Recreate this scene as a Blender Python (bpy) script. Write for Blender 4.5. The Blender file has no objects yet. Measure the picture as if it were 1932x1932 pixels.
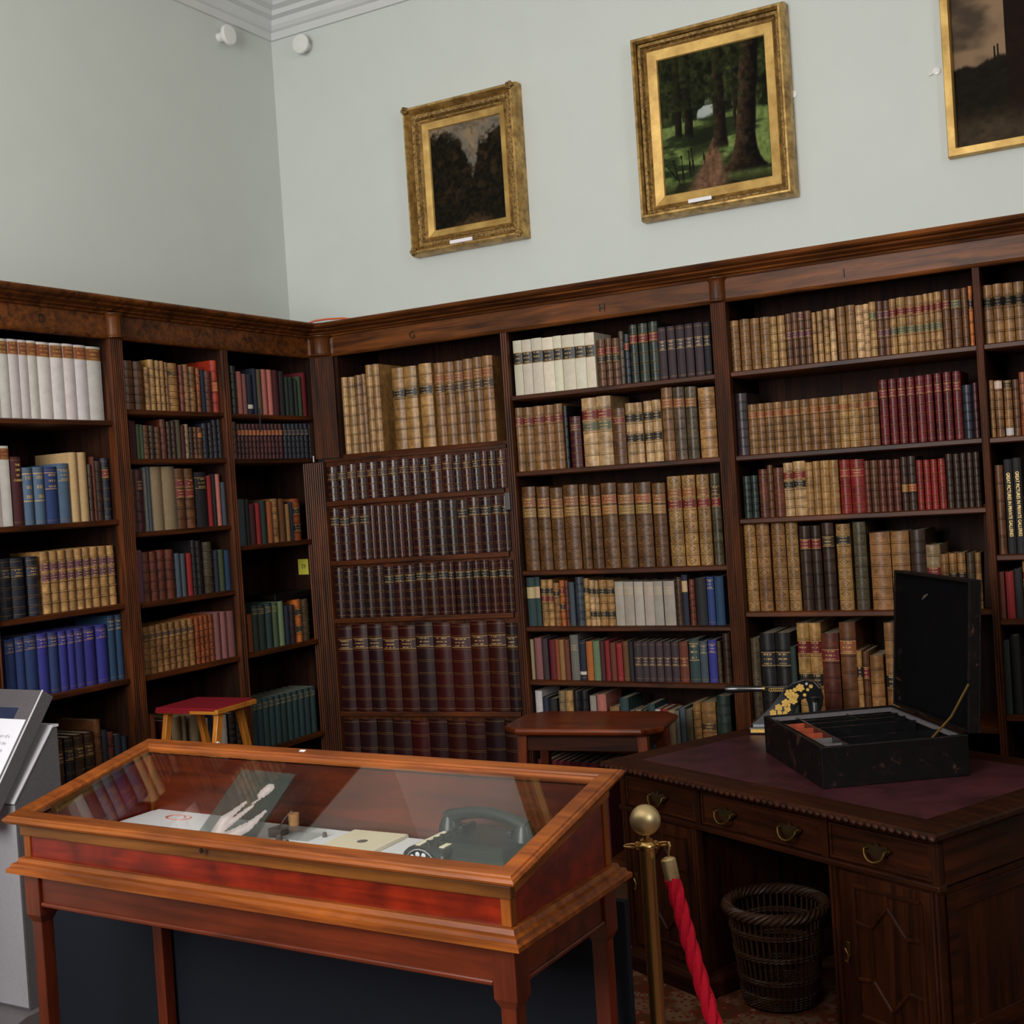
import bpy, math, random
from mathutils import Vector, Matrix
R = math.radians
rnd = random.Random(7)
scene = bpy.context.scene
COL = scene.collection

# ------------------------------------------------------------------ camera
FPX = 2360.409
CAM = Vector((3.9, -4.98704, 1.76))
CR = Vector((0.86861205, 0.49119347, -0.06513129))
CU = Vector((0.04930519, 0.04511176, 0.99776446))
CF = Vector((-0.49303358, 0.86988155, -0.01496623))
cd = bpy.data.cameras.new('camera')
cam = bpy.data.objects.new('camera', cd)
COL.objects.link(cam)
cd.sensor_width = 36.0
cd.lens = 36.0 * FPX / 1932.0
cd.clip_end = 100
cam.matrix_world = Matrix(((CR.x, CU.x, -CF.x, CAM.x), (CR.y, CU.y, -CF.y, CAM.y), (CR.z, CU.z, -CF.z, CAM.z), (0, 0, 0, 1)))
scene.camera = cam

# ------------------------------------------------------------------ light
scene.view_settings.view_transform = 'Standard'
scene.view_settings.look = 'None'
scene.view_settings.gamma = 1.0
scene.view_settings.use_curve_mapping = False
scene.view_settings.exposure = 0.0
world = bpy.data.worlds.new('sky')
scene.world = world
world.use_nodes = True
wb = world.node_tree.nodes['Background']
wb.inputs[0].default_value = (0.80, 0.90, 1.0, 1)
wb.inputs[1].default_value = 2.0

def window_light(name, loc, rot, sx, sy, power, col=(1.0, 0.985, 0.97)):
    l = bpy.data.lights.new(name, 'AREA')
    l.shape = 'RECTANGLE'; l.size = sx; l.size_y = sy; l.energy = power; l.color = col
    o = bpy.data.objects.new(name, l); COL.objects.link(o)
    o.location = loc; o.rotation_euler = rot
    return o
YF = -5.75                                    # inner face of the wall behind the camera
# daylight entering through the tall windows in the wall behind the camera
# (rotation (90,0,0) points the lamp to +y, into the room)
WIN = [(1.0, 2.8)]           # x ranges in the front wall
WZ0, WZ1 = 1.6, 3.9
WPOW = [190]
for (xa, xb), pw in zip(WIN, WPOW):
    window_light('daylight', ((xa+xb)/2, YF-.02, (WZ0+WZ1)/2), (R(90), 0, 0), xb-xa, WZ1-WZ0, pw)

# and through one high window in the wall to the right
SWY, SWZ, XR = (-5.3, -3.7), (2.75, 4.15), 7.0
window_light('daylight', (XR+.02, sum(SWY)/2, sum(SWZ)/2), (R(90), 0, R(90)), SWY[1]-SWY[0], SWZ[1]-SWZ[0], 50)

# ------------------------------------------------------------------ pixel rays (camera model, 1932 px frame)
def ray(px, py):
    return CF + CR*((px-966)/FPX) - CU*((py-966)/FPX)
def on_z(px, py, z):
    d = ray(px, py); return CAM + d*((z-CAM.z)/d.z)
def on_x(px, py, x):
    d = ray(px, py); return CAM + d*((x-CAM.x)/d.x)
def on_y(px, py, y):
    d = ray(px, py); return CAM + d*((y-CAM.y)/d.y)

# ------------------------------------------------------------------ materials
def srgb(c):
    return tuple(((v/255/12.92) if v <= 10 else ((v/255+.055)/1.055)**2.4) for v in c)
def rgba(c): return (*srgb(c), 1)
MATS = {}
def nodes(name):
    m = bpy.data.materials.new(name); m.use_nodes = True
    nt = m.node_tree; b = nt.nodes['Principled BSDF']
    MATS[name] = m
    return m, nt, b, nt.nodes.new, nt.links.new
def coords(N, L, scale, kind='Object', rnd_off=True):
    tc = N('ShaderNodeTexCoord'); mp = N('ShaderNodeMapping'); mp.inputs['Scale'].default_value = scale
    L(tc.outputs[kind], mp.inputs['Vector'])
    if rnd_off:
        oi = N('ShaderNodeObjectInfo'); ml = N('ShaderNodeMath'); ml.operation = 'MULTIPLY'; ml.inputs[1].default_value = 37.0
        L(oi.outputs['Random'], ml.inputs[0])
        cb = N('ShaderNodeCombineXYZ')
        for k in range(3): L(ml.outputs[0], cb.inputs[k])
        L(cb.outputs[0], mp.inputs['Location'])
    return mp.outputs[0]
def noise(N, L, vec, scale, detail=4, rough=.55, dist=0):
    n = N('ShaderNodeTexNoise'); n.inputs['Scale'].default_value = scale; n.inputs['Detail'].default_value = detail
    n.inputs['Roughness'].default_value = rough; n.inputs['Distortion'].default_value = dist
    L(vec, n.inputs['Vector']); return n.outputs['Fac']
def ramp(N, L, fac, stops):
    r = N('ShaderNodeValToRGB'); e = r.color_ramp.elements
    while len(e) < len(stops): e.new(.5)
    for el, (p, c) in zip(e, stops): el.position = p; el.color = c
    L(fac, r.inputs[0]); return r.outputs[0]
def bump(N, L, b, h, strength=.2, dist=.002):
    bp = N('ShaderNodeBump'); bp.inputs['Strength'].default_value = strength; bp.inputs['Distance'].default_value = dist
    L(h, bp.inputs['Height']); L(bp.outputs[0], b.inputs['Normal'])
def mixc(N, L, a, c, fac, mode='MIX'):
    m = N('ShaderNodeMix'); m.data_type = 'RGBA'; m.blend_type = mode
    for k, v in ((6, a), (7, c), (0, fac)):
        if isinstance(v, (tuple, list, float, int)): m.inputs[k].default_value = v
        else: L(v, m.inputs[k])
    return m.outputs[2]

def plain(name, col, rough=.5, metal=0., var=.12, nscale=30, coat=0., bmp=.1, spec=.5):
    m, nt, b, N, L = nodes(name)
    v = coords(N, L, (1, 1, 1)); f = noise(N, L, v, nscale)
    c = srgb(col)
    lo = tuple(x*(1-var) for x in c)+(1,); hi = tuple(min(1, x*(1+var)) for x in c)+(1,)
    L(ramp(N, L, f, [(.3, lo), (.7, hi)]), b.inputs['Base Color'])
    b.inputs['Roughness'].default_value = rough; b.inputs['Metallic'].default_value = metal
    b.inputs['Coat Weight'].default_value = coat; b.inputs['Specular IOR Level'].default_value = spec
    b.inputs['Coat Roughness'].default_value = .12
    if bmp: bump(N, L, b, f, bmp, .001)
    return m
def wood(name, dark, light, axis='x', rough=.4, coat=.3, figure=False, spec=.5):
    m, nt, b, N, L = nodes(name)
    s = {'x': (1.2, 16, 16), 'y': (16, 1.2, 16), 'z': (16, 16, 1.2)}[axis]
    v = coords(N, L, s); f = noise(N, L, v, 2.2, 7, .6, .6)
    v2 = coords(N, L, (1, 1, 1)); g = noise(N, L, v2, 3.0 if not figure else 9.0, 3, .5, .8 if figure else 0)
    c1 = ramp(N, L, f, [(.30, rgba(dark)), (.72, rgba(light))])
    k = .45 if not figure else .55
    c2 = mixc(N, L, c1, ramp(N, L, g, [(.3, (1-k, 1-k, 1-k, 1)), (.7, (1.15, 1.12, 1.1, 1))]), 1.0, 'MULTIPLY')
    L(c2, b.inputs['Base Color'])
    b.inputs['Roughness'].default_value = rough; b.inputs['Coat Weight'].default_value = coat
    b.inputs['Coat Roughness'].default_value = .22; b.inputs['Specular IOR Level'].default_value = spec
    bump(N, L, b, f, .12, .001)
    return m
for ax in 'xyz':
    wood('case_wood_'+ax, (28, 11, 4), (102, 51, 17), ax, .46, .03, spec=.25)
    wood('cornice_wood_'+ax, (44, 20, 8), (134, 76, 30), ax, .46, .03, spec=.22)  # bookcase wood again, the light it faces put into its colour
    wood('mid_wood_'+ax, (70, 26, 9), (132, 58, 22), ax, .36, .2, spec=.35)
    wood('table_wood_'+ax, (92, 38, 8), (160, 86, 24), ax, .42, .12, spec=.3)
    wood('desk_wood_'+ax, (24, 9, 3), (68, 30, 10), ax, .5, .03, spec=.15)
    wood('plank_wood_'+ax, (16, 7, 4), (56, 28, 14), ax, .7, 0., spec=.15)
    wood('red_wood_'+ax, (58, 17, 5), (112, 42, 14), ax, .36, .25, spec=.4)
    wood('pale_wood_'+ax, (168, 96, 26), (214, 140, 50), ax, .4, .3)
wood('panel_red', (88, 15, 4), (138, 36, 8), 'x', .32, .3, True, spec=.35)
wood('fascia_wood', (86, 46, 10), (134, 80, 26), 'x', .4, .2, spec=.3)
plain('wall_paint', (202, 207, 202), .75, var=.015, nscale=4, bmp=.03)
plain('trim_paint', (206, 207, 206), .6, var=.02, nscale=8, bmp=.02)
plain('ceiling_paint', (236, 228, 212), .8, var=.02, nscale=5, bmp=0)
plain('floor_wood', (92, 62, 40), .5, var=.3, nscale=6)
plain('white_plastic', (226, 226, 222), .35, var=.02, bmp=0)
plain('white_card', (226, 226, 232), .7, var=.02, nscale=10, bmp=.02)
plain('paper', (232, 230, 238), .7, var=.02, nscale=10, bmp=.02)
plain('cream_paper', (226, 214, 186), .7, var=.04, nscale=12, bmp=.02)
plain('brass', (206, 170, 110), .30, 1., var=.08, nscale=20, bmp=.02)
plain('brass_satin', (222, 198, 150), .42, .85, var=.06, nscale=30, bmp=.03)
plain('brass_dark', (58, 42, 20), .5, .6, var=.3, nscale=60, bmp=.1)
plain('brass_dull', (128, 102, 56), .4, 1., var=.2, nscale=60, bmp=.1)
plain('steel', (176, 172, 178), .45, .35, var=.05, nscale=80, bmp=.05)
plain('kiosk_side', (98, 93, 97), .55, .2, var=.1, nscale=120, bmp=.05)
plain('steel_lit', (216, 211, 218), .4, .2, var=.04, nscale=80, bmp=.03)  # kiosk steel with the window's reflected brightness put into its colour
plain('brass_post', (186, 146, 92), .34, .92, var=.06, nscale=30, bmp=.02)
plain('steel_dark', (112, 106, 108), .5, .3, var=.08, nscale=80, bmp=.05)
plain('grey_metal', (92, 88, 90), .4, .8, var=.1, nscale=40)
plain('red_cloth', (128, 18, 32), .85, var=.2, nscale=160, bmp=.4, spec=.2)
plain('rope_red', (176, 10, 36), .8, var=.25, nscale=220, bmp=.5, spec=.2)
plain('black_gloss', (20, 20, 22), .18, var=.2, nscale=30, coat=.4, bmp=.03)
plain('bakelite', (22, 26, 24), .34, var=.15, nscale=30, coat=.05, bmp=.03, spec=.35)
plain('black_velvet', (8, 7, 10), .9, var=.3, nscale=40, spec=.06)
plain('blue_board', (13, 17, 27), .85, var=.08, nscale=90, bmp=.1, spec=.25)
plain('orange_cable', (206, 96, 60), .5, var=.05)
plain('cork', (176, 128, 84), .8, var=.25, nscale=60, bmp=.3)
plain('lead', (84, 72, 66), .6, var=.2, nscale=80, bmp=.2)
plain('wicker', (56, 30, 12), .6, var=.4, nscale=60, bmp=.4)
plain('yellow_card', (206, 198, 66), .6, var=.04, bmp=0)
plain('ink', (50, 48, 52), .7, var=.1, bmp=0)
plain('ink_soft', (150, 146, 152), .7, var=.05, bmp=0)
plain('ink_red', (214, 130, 110), .7, var=.2, nscale=60, bmp=0)
plain('letter_ink', (14, 7, 4), .5, var=.1, bmp=0)
plain('navy_screen', (44, 50, 74), .3, var=.05, bmp=0)
plain('orange_leather', (158, 66, 34), .7, var=.2, nscale=40)
plain('gold_flower', (206, 164, 76), .45, .25, var=.2, nscale=90, bmp=.1)
plain('gold_text', (232, 196, 120), .4, .3, var=.1, bmp=0)
plain('cord_brown', (146, 104, 84), .8, var=.3, nscale=200, bmp=.3)
plain('window_white', (225, 225, 222), .5, var=.02, bmp=0)

# gilt frame mouldings
def gilt(name, lo, hi, bs, ns, rough=.32):
    m, nt, b, N, L = nodes(name)
    v = coords(N, L, (1, 1, 1)); f = noise(N, L, v, ns, 6, .65); g = noise(N, L, v, 9, 3)
    c = ramp(N, L, f, [(.32, rgba(lo)), (.6, rgba(hi))])
    L(mixc(N, L, c, ramp(N, L, g, [(.3, (.6, .55, .5, 1)), (.65, (1, 1, 1, 1))]), 1.0, 'MULTIPLY'), b.inputs['Base Color'])
    b.inputs['Metallic'].default_value = .55; b.inputs['Roughness'].default_value = rough
    bump(N, L, b, f, bs, .006)
gilt('gilt_ornate', (64, 46, 22), (182, 146, 84), .9, 70, .42)
gilt('gilt_smooth', (132, 100, 48), (210, 172, 104), .15, 25, .38)
gilt('gilt_flat', (190, 152, 84), (212, 176, 104), .08, 14, .5)
# black leather of the dispatch box: worn brown scuffs
m, nt, b, N, L = nodes('box_leather')
v = coords(N, L, (1, 1, 1)); f = noise(N, L, v, 14, 8, .7, 1.2)
L(ramp(N, L, f, [(.5, rgba((9, 7, 7))), (.60, rgba((18, 12, 11))), (.72, rgba((84, 54, 40)))]), b.inputs['Base Color'])
b.inputs['Roughness'].default_value = .45; b.inputs['Specular IOR Level'].default_value = .22; bump(N, L, b, f, .2, .002)
# desk leather
m, nt, b, N, L = nodes('desk_leather')
v = coords(N, L, (1, 1, 1)); f = noise(N, L, v, 7, 6, .7, .6); g = noise(N, L, v, 160, 2)
L(ramp(N, L, f, [(.3, rgba((40, 13, 18))), (.7, rgba((80, 36, 44)))]), b.inputs['Base Color'])
b.inputs['Roughness'].default_value = .42; bump(N, L, b, g, .15, .001)
# rug
m, nt, b, N, L = nodes('rug_weave')
v = coords(N, L, (1, 1, 1), rnd_off=False)
vo = N('ShaderNodeTexVoronoi'); vo.inputs['Scale'].default_value = 22; L(v, vo.inputs['Vector'])
vo2 = N('ShaderNodeTexVoronoi'); vo2.inputs['Scale'].default_value = 48; L(v, vo2.inputs['Vector'])
c1 = ramp(N, L, vo.outputs['Distance'], [(.05, rgba((24, 24, 34))), (.20, rgba((128, 108, 82))), (.27, rgba((104, 34, 26))), (.55, rgba((78, 44, 24)))])
c2 = ramp(N, L, vo2.outputs['Distance'], [(.1, rgba((40, 38, 52))), (.3, rgba((112, 42, 34))), (.5, rgba((110, 86, 64)))])
f = noise(N, L, v, 5, 3)
L(mixc(N, L, c1, c2, ramp(N, L, f, [(.45, (0, 0, 0, 1)), (.55, (1, 1, 1, 1))])), b.inputs['Base Color'])
b.inputs['Roughness'].default_value = .95; b.inputs['Specular IOR Level'].default_value = .1
bump(N, L, b, noise(N, L, v, 400, 2), .5, .003)
# thin clear glass
def glass(name, tint=(1, 1, 1, 1), ior=1.5):
    m, nt, b, N, L = nodes(name)
    nt.nodes.remove(b); out = nt.nodes['Material Output']
    t = N('ShaderNodeBsdfTransparent'); t.inputs[0].default_value = tint
    g = N('ShaderNodeBsdfGlossy'); g.inputs['Roughness'].default_value = .0
    ge = N('ShaderNodeNewGeometry'); dt = N('ShaderNodeVectorMath'); dt.operation = 'DOT_PRODUCT'
    L(ge.outputs['Incoming'], dt.inputs[0]); L(ge.outputs['Normal'], dt.inputs[1])
    def mt(op, a, c):
        n = N('ShaderNodeMath'); n.operation = op; n.use_clamp = False
        for k, q in ((0, a), (1, c)):
            if isinstance(q, (int, float)): n.inputs[k].default_value = q
            elif q is not None: L(q, n.inputs[k])
        return n.outputs[0]
    f0 = ((ior-1)/(ior+1))**2                      # Schlick reflectance, the same on both faces of the pane
    fr_ = mt('ADD', mt('MULTIPLY', mt('POWER', mt('SUBTRACT', 1.0, mt('ABSOLUTE', dt.outputs['Value'], None)), 5.0), 1-f0), f0)
    mx = N('ShaderNodeMixShader'); L(fr_, mx.inputs[0]); L(t.outputs[0], mx.inputs[1]); L(g.outputs[0], mx.inputs[2]); L(mx.outputs[0], out.inputs[0])
glass('glass', (.97, .98, .97, 1), 1.5)
glass('acrylic', (.95, .96, .95, 1), 1.45)

# materials that take their colour from the mesh attribute "Col"
def attr(N): 
    a = N('ShaderNodeAttribute'); a.attribute_name = 'Col'; return a
def colmat(name, rough, var, nscale, bs, coat=0, spec=.4, stretch=(1, 1, 1)):
    m, nt, b, N, L = nodes(name)
    a = attr(N); v = coords(N, L, stretch); f = noise(N, L, v, nscale, 6, .65, .3)
    L(mixc(N, L, a.outputs['Color'], ramp(N, L, f, [(.28, (1-var, 1-var, 1-var, 1)), (.72, (1+var*.6, 1+var*.55, 1+var*.5, 1))]), 1.0, 'MULTIPLY'), b.inputs['Base Color'])
    b.inputs['Roughness'].default_value = rough; b.inputs['Coat Weight'].default_value = coat; b.inputs['Coat Roughness'].default_value = .3
    b.inputs['Specular IOR Level'].default_value = spec
    if bs: bump(N, L, b, f, bs, .0015)
def tooled_leather():
    m, nt, b, N, L = nodes('leather')
    a = attr(N); v = coords(N, L, (1, 1, 1)); f = noise(N, L, v, 45, 6, .65, .3); g = noise(N, L, v, 11, 3, .5)
    def mt(op, x, y=None):
        n = N('ShaderNodeMath'); n.operation = op
        for k, q in ((0, x), (1, y)):
            if isinstance(q, (int, float)): n.inputs[k].default_value = q
            elif q is not None: L(q, n.inputs[k])
        return n.outputs[0]
    tc = N('ShaderNodeTexCoord'); sp = N('ShaderNodeSeparateXYZ'); L(tc.outputs['UV'], sp.inputs[0])
    du = mt('ABSOLUTE', mt('SUBTRACT', sp.outputs['X'], .5)); dv = mt('ABSOLUTE', mt('SUBTRACT', sp.outputs['Y'], .5))
    dd = mt('ADD', mt('ADD', du, mt('MULTIPLY', dv, .8)), mt('MULTIPLY', mt('SUBTRACT', f, .5), .16))
    loz = mt('MULTIPLY', mt('LESS_THAN', dd, .36), mt('GREATER_THAN', dd, .22))
    dot = mt('LESS_THAN', dd, .10)
    frame = mt('MULTIPLY', mt('GREATER_THAN', mt('MAXIMUM', du, dv), .41), mt('LESS_THAN', mt('MAXIMUM', du, dv), .455))
    inside = mt('GREATER_THAN', sp.outputs['Y'], .001)
    orn = mt('MULTIPLY', mt('MULTIPLY', mt('MINIMUM', mt('ADD', mt('ADD', loz, dot), frame), 1.0), inside), mt('SUBTRACT', 1.0, a.outputs['Alpha']))
    c1 = mixc(N, L, a.outputs['Color'], ramp(N, L, f, [(.28, (.5, .47, .44, 1)), (.72, (1.25, 1.22, 1.18, 1))]), 1.0, 'MULTIPLY')
    c2 = mixc(N, L, c1, ramp(N, L, g, [(.35, (.62, .58, .54, 1)), (.65, (1.1, 1.1, 1.08, 1))]), 1.0, 'MULTIPLY')
    L(mixc(N, L, c2, (.35, .33, .3, 1), orn, 'MULTIPLY'), b.inputs['Base Color'])
    b.inputs['Roughness'].default_value = .42; b.inputs['Coat Weight'].default_value = .12; b.inputs['Coat Roughness'].default_value = .3; b.inputs['Specular IOR Level'].default_value = .4
    bump(N, L, b, f, .25, .0015)
tooled_leather()
colmat('cloth', .7, .16, 70, .15)
colmat('vellum', .6, .13, 26, .1)
colmat('spine_gloss', .3, .35, 40, .15, .35)
colmat('painted', .75, .0, 10, 0, 0, .08)
m, nt, b, N, L = nodes('page_edges')
v = coords(N, L, (300, 2, 2)); f = noise(N, L, v, 3, 3)
L(ramp(N, L, f, [(.3, rgba((120, 104, 84))), (.7, rgba((186, 168, 138)))]), b.inputs['Base Color']); b.inputs['Roughness'].default_value = .8
plain('gilt_line', (132, 96, 46), .45, .3, var=.25, nscale=300, bmp=0)
# title labels: leather patch with rows of gilt lettering marks
m, nt, b, N, L = nodes('title_label')
a = attr(N); tc = N('ShaderNodeTexCoord'); sp = N('ShaderNodeSeparateXYZ'); L(tc.outputs['UV'], sp.inputs[0])
def mth(op, x, y=None):
    n = N('ShaderNodeMath'); n.operation = op
    for k, q in ((0, x), (1, y)):
        if q is None: continue
        if isinstance(q, (int, float)): n.inputs[k].default_value = q
        else: L(q, n.inputs[k])
    return n.outputs[0]
rows = mth('MULTIPLY', sp.outputs['Y'], 3.0); fr = mth('FRACT', rows)
inrow = mth('MULTIPLY', mth('GREATER_THAN', fr, .34), mth('LESS_THAN', fr, .70))
inx = mth('MULTIPLY', mth('GREATER_THAN', sp.outputs['X'], .2), mth('LESS_THAN', sp.outputs['X'], .8))
cb = N('ShaderNodeCombineXYZ'); L(mth('MULTIPLY', sp.outputs['X'], 16.0), cb.inputs[0]); L(mth('MULTIPLY', mth('FLOOR', rows), 5.7), cb.inputs[1])
oi = N('ShaderNodeObjectInfo'); L(mth('MULTIPLY', oi.outputs['Random'], 50.0), cb.inputs[2])
nz = noise(N, L, cb.outputs[0], 1.0, 1)
let = mth('MULTIPLY', mth('MULTIPLY', inrow, inx), mth('GREATER_THAN', nz, .47))
edge = mth('ADD', mth('LESS_THAN', sp.outputs['Y'], .05), mth('GREATER_THAN', sp.outputs['Y'], .95))
fac = mth('MULTIPLY', mth('MINIMUM', mth('ADD', let, edge), 1.0), .62)
L(mixc(N, L, a.outputs['Color'], rgba((196, 156, 92)), fac), b.inputs['Base Color']); b.inputs['Roughness'].default_value = .5
# printed acrylic sheet : colour + alpha from attribute
m, nt, b, N, L = nodes('print_film')
a = attr(N); L(a.outputs['Color'], b.inputs['Base Color']); L(a.outputs['Alpha'], b.inputs['Alpha']); b.inputs['Roughness'].default_value = .3

# ------------------------------------------------------------------ mesh builder
class MB:
    def __init__(s): s.v = []; s.f = []; s.m = []; s.c = []; s.uv = []; s.M = None; s.mat = 0; s.col = (1, 1, 1, 1); s.sm = []; s.smooth = False
    def av(s, pts):
        n = len(s.v)
        for p in pts:
            p = Vector(p)
            s.v.append(s.M @ p if s.M else p)
        return n
    def face(s, idx, uv=None, col=None):
        s.f.append(tuple(idx)); s.m.append(s.mat); s.c.append(col or s.col); s.uv.append(uv); s.sm.append(s.smooth)
    def box(s, a, b):
        x0, y0, z0 = a; x1, y1, z1 = b
        n = s.av([(x0, y0, z0), (x1, y0, z0), (x1, y1, z0), (x0, y1, z0), (x0, y0, z1), (x1, y0, z1), (x1, y1, z1), (x0, y1, z1)])
        for q in ((0, 3, 2, 1), (4, 5, 6, 7), (0, 1, 5, 4), (1, 2, 6, 5), (2, 3, 7, 6), (3, 0, 4, 7)): s.face([n+i for i in q])
        return s
    def loft(s, rings, caps=True, closed=True):
        k = len(rings[0]); b = [s.av(r) for r in rings]
        for i in range(len(rings)-1):
            for j in range(k if closed else k-1):
                j2 = (j+1) % k; s.face((b[i]+j, b[i]+j2, b[i+1]+j2, b[i+1]+j))
        if caps and closed:
            s.face([b[0]+j for j in range(k)][::-1]); s.face([b[-1]+j for j in range(k)])
        return s
    def prism(s, poly, z0, z1):      # poly in xy, counter-clockwise
        return s.loft([[(x, y, z0) for x, y in poly], [(x, y, z1) for x, y in poly]])
    def slab_y(s, poly, y0, y1):     # poly in xz, extruded along y
        return s.loft([[(x, y1, z) for x, z in poly], [(x, y0, z) for x, z in poly]])
    def slab_x(s, poly, x0, x1):     # poly in yz
        return s.loft([[(x0, y, z) for y, z in poly], [(x1, y, z) for y, z in poly]])
    def tube(s, pts, r, seg=8, closed=False, caps=True):
        pts = [Vector(p) for p in pts]; n = len(pts); rr = r if isinstance(r, (list, tuple)) else [r]*n
        rings = []; up = None; sm = s.smooth; s.smooth = True
        for i, p in enumerate(pts):
            if closed: t = pts[(i+1) % n]-pts[i-1]
            else: t = pts[min(i+1, n-1)]-pts[max(i-1, 0)]
            t.normalize()
            if up is None:
                up = Vector((0, 0, 1)) if abs(t.z) < .9 else Vector((1, 0, 0))
            a = up - t*up.dot(t); a.normalize(); up = a; b_ = t.cross(a)
            rings.append([p + (a*math.cos(2*math.pi*k/seg)+b_*math.sin(2*math.pi*k/seg))*rr[i] for k in range(seg)])
        if closed: rings.append(rings[0])
        s.loft(rings, caps and not closed); s.smooth = sm
        return s
    def lathe(s, prof, c=(0, 0, 0), seg=20, axis='z', arc=(0, 360)):
        sm = s.smooth; s.smooth = True
        full = arc[1]-arc[0] >= 360; n = seg if full else seg+1
        rings = []
        for r, z in prof:
            ring = []
            for k in range(n):
                a = R(arc[0]+(arc[1]-arc[0])*k/seg)
                p = (r*math.cos(a), r*math.sin(a), z)
                if axis == 'y': p = (p[0], -p[2], p[1])
                if axis == 'x': p = (p[2], p[0], p[1])
                ring.append((p[0]+c[0], p[1]+c[1], p[2]+c[2]))
            rings.append(ring)
        s.loft(rings, full, full); s.smooth = sm
        return s
    def sweep(s, prof, path, closed=False):    # prof: (outward, z); outward = right of travel
        P = [Vector(p) for p in path]; n = len(P); rings = []
        for i in range(n):
            d0 = (P[i]-P[i-1]).normalized() if (i > 0 or closed) else None
            d1 = (P[(i+1) % n]-P[i]).normalized() if (i < n-1 or closed) else None
            if d0 is None: d0 = d1
            if d1 is None: d1 = d0
            n0 = Vector((d0.y, -d0.x)); n1 = Vector((d1.y, -d1.x)); m = (n0+n1).normalized(); k = 1/max(.3, m.dot(n0))
            rings.append([(P[i].x+m.x*k*o, P[i].y+m.y*k*o, z) for o, z in prof])
        if closed: rings.append(rings[0])
        s.loft(rings, not closed)
        return s
    def build(s, name, mats, parent=None, bevel=0, loc=None, rz=0, angle=40, seg=2):
        me = bpy.data.meshes.new(name)
        me.from_pydata([tuple(v) for v in s.v], [], s.f)
        if isinstance(mats, str): mats = [mats]
        for m_ in mats: me.materials.append(MATS[m_])
        me.polygons.foreach_set('material_index', s.m)
        cols = []; uvs = []
        for f, c, u in zip(s.f, s.c, s.uv):
            for k in range(len(f)):
                cols += c; uvs += (u[k] if u else (0, 0))
        if any(c != (1, 1, 1, 1) for c in s.c):
            at = me.color_attributes.new('Col', 'FLOAT_COLOR', 'CORNER'); at.data.foreach_set('color', cols)
        if any(s.uv):
            ul = me.uv_layers.new(name='UVMap'); ul.data.foreach_set('uv', uvs)
        if any(s.sm):
            me.polygons.foreach_set('use_smooth', [True]*len(s.f)); me.set_sharp_from_angle(angle=R(angle))
        o = bpy.data.objects.new(name, me); COL.objects.link(o)
        if parent: o.parent = parent
        if loc is not None: o.location = loc
        o.rotation_euler[2] = rz
        if bevel:
            bm = o.modifiers.new('bevel', 'BEVEL'); bm.width = bevel; bm.segments = seg; bm.limit_method = 'ANGLE'; bm.angle_limit = R(35)
        return o
def bx(name, mat, a, b, parent=None, bevel=0, **k):
    return MB().box(a, b).build(name, mat, parent, bevel, **k)
def thing(name, label, cat, loc=(0, 0, 0), rz=0, group=None):
    o = bpy.data.objects.new(name, None); COL.objects.link(o); o.empty_display_size = .1
    o.location = loc; o.rotation_euler[2] = rz; o['label'] = label; o['category'] = cat
    if group: o['group'] = group
    return o
def tag(o, label, cat, group=None):
    o['label'] = label; o['category'] = cat
    if group: o['group'] = group
    return o
def struct(o): o['kind'] = 'structure'; return o
def text_mesh(body, size, mat, parent=None, loc=(0, 0, 0), rot=(0, 0, 0), name='lettering', ext=.0004, sx=1.0, align='CENTER'):
    cu = bpy.data.curves.new(name, 'FONT'); cu.body = body; cu.size = size; cu.extrude = ext; cu.align_x = align; cu.align_y = 'CENTER'
    cu.resolution_u = 3
    t = bpy.data.objects.new('tmp', cu); COL.objects.link(t)
    dg = bpy.context.evaluated_depsgraph_get(); me = bpy.data.meshes.new_from_object(t.evaluated_get(dg))
    bpy.data.objects.remove(t); bpy.data.curves.remove(cu)
    me.name = name; me.materials.clear(); me.materials.append(MATS[mat])
    o = bpy.data.objects.new(name, me); COL.objects.link(o); o.parent = parent; o.location = loc; o.rotation_euler = rot; o.scale = (sx, 1, 1)
    return o

# ================================================================== ROOM
XL, YB, ZC = -0.48, 0.42, 4.455
struct(bx('floor', 'floor_wood', (XL-.2, YF-.2, -.1), (XR+.2, YB+.2, 0)))
struct(bx('ceiling', 'ceiling_paint', (XL-.2, YF-.2, ZC), (XR+.2, YB+.2, ZC+.15)))
struct(bx('wall_left', 'wall_paint', (XL-.2, YF-.2, 0), (XL, YB+.2, ZC)))
struct(bx('wall_back', 'wall_paint', (XL, YB, 0), (XR+.2, YB+.2, ZC)))
mb = MB().box((XR, YF-.2, 0), (XR+.2, SWY[0], ZC)).box((XR, SWY[1], 0), (XR+.2, YB, ZC)).box((XR, SWY[0], 0), (XR+.2, SWY[1], SWZ[0])).box((XR, SWY[0], SWZ[1]), (XR+.2, SWY[1], ZC))
struct(mb.build('wall_right', 'wall_paint'))
w = MB()
for y in (SWY[0], SWY[1]-.05, sum(SWY)/2-.02): w.box((XR+.12, y, SWZ[0]), (XR+.16, y+.05, SWZ[1]))
for z in (SWZ[0], SWZ[1]-.05): w.box((XR+.125, SWY[0], z), (XR+.155, SWY[1], z+.05))
o = struct(w.build('window_2', 'window_white'))
bx('pane', 'glass', (XR+.138, SWY[0]+.03, SWZ[0]+.03), (XR+.142, SWY[1]-.03, SWZ[1]-.03), o)
mb = MB(); xs = XL
for xa, xb in WIN:
    mb.box((xs, YF-.25, 0), (xa, YF, ZC)); mb.box((xa, YF-.25, 0), (xb, YF, WZ0)); mb.box((xa, YF-.25, WZ1), (xb, YF, ZC)); xs = xb
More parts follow.
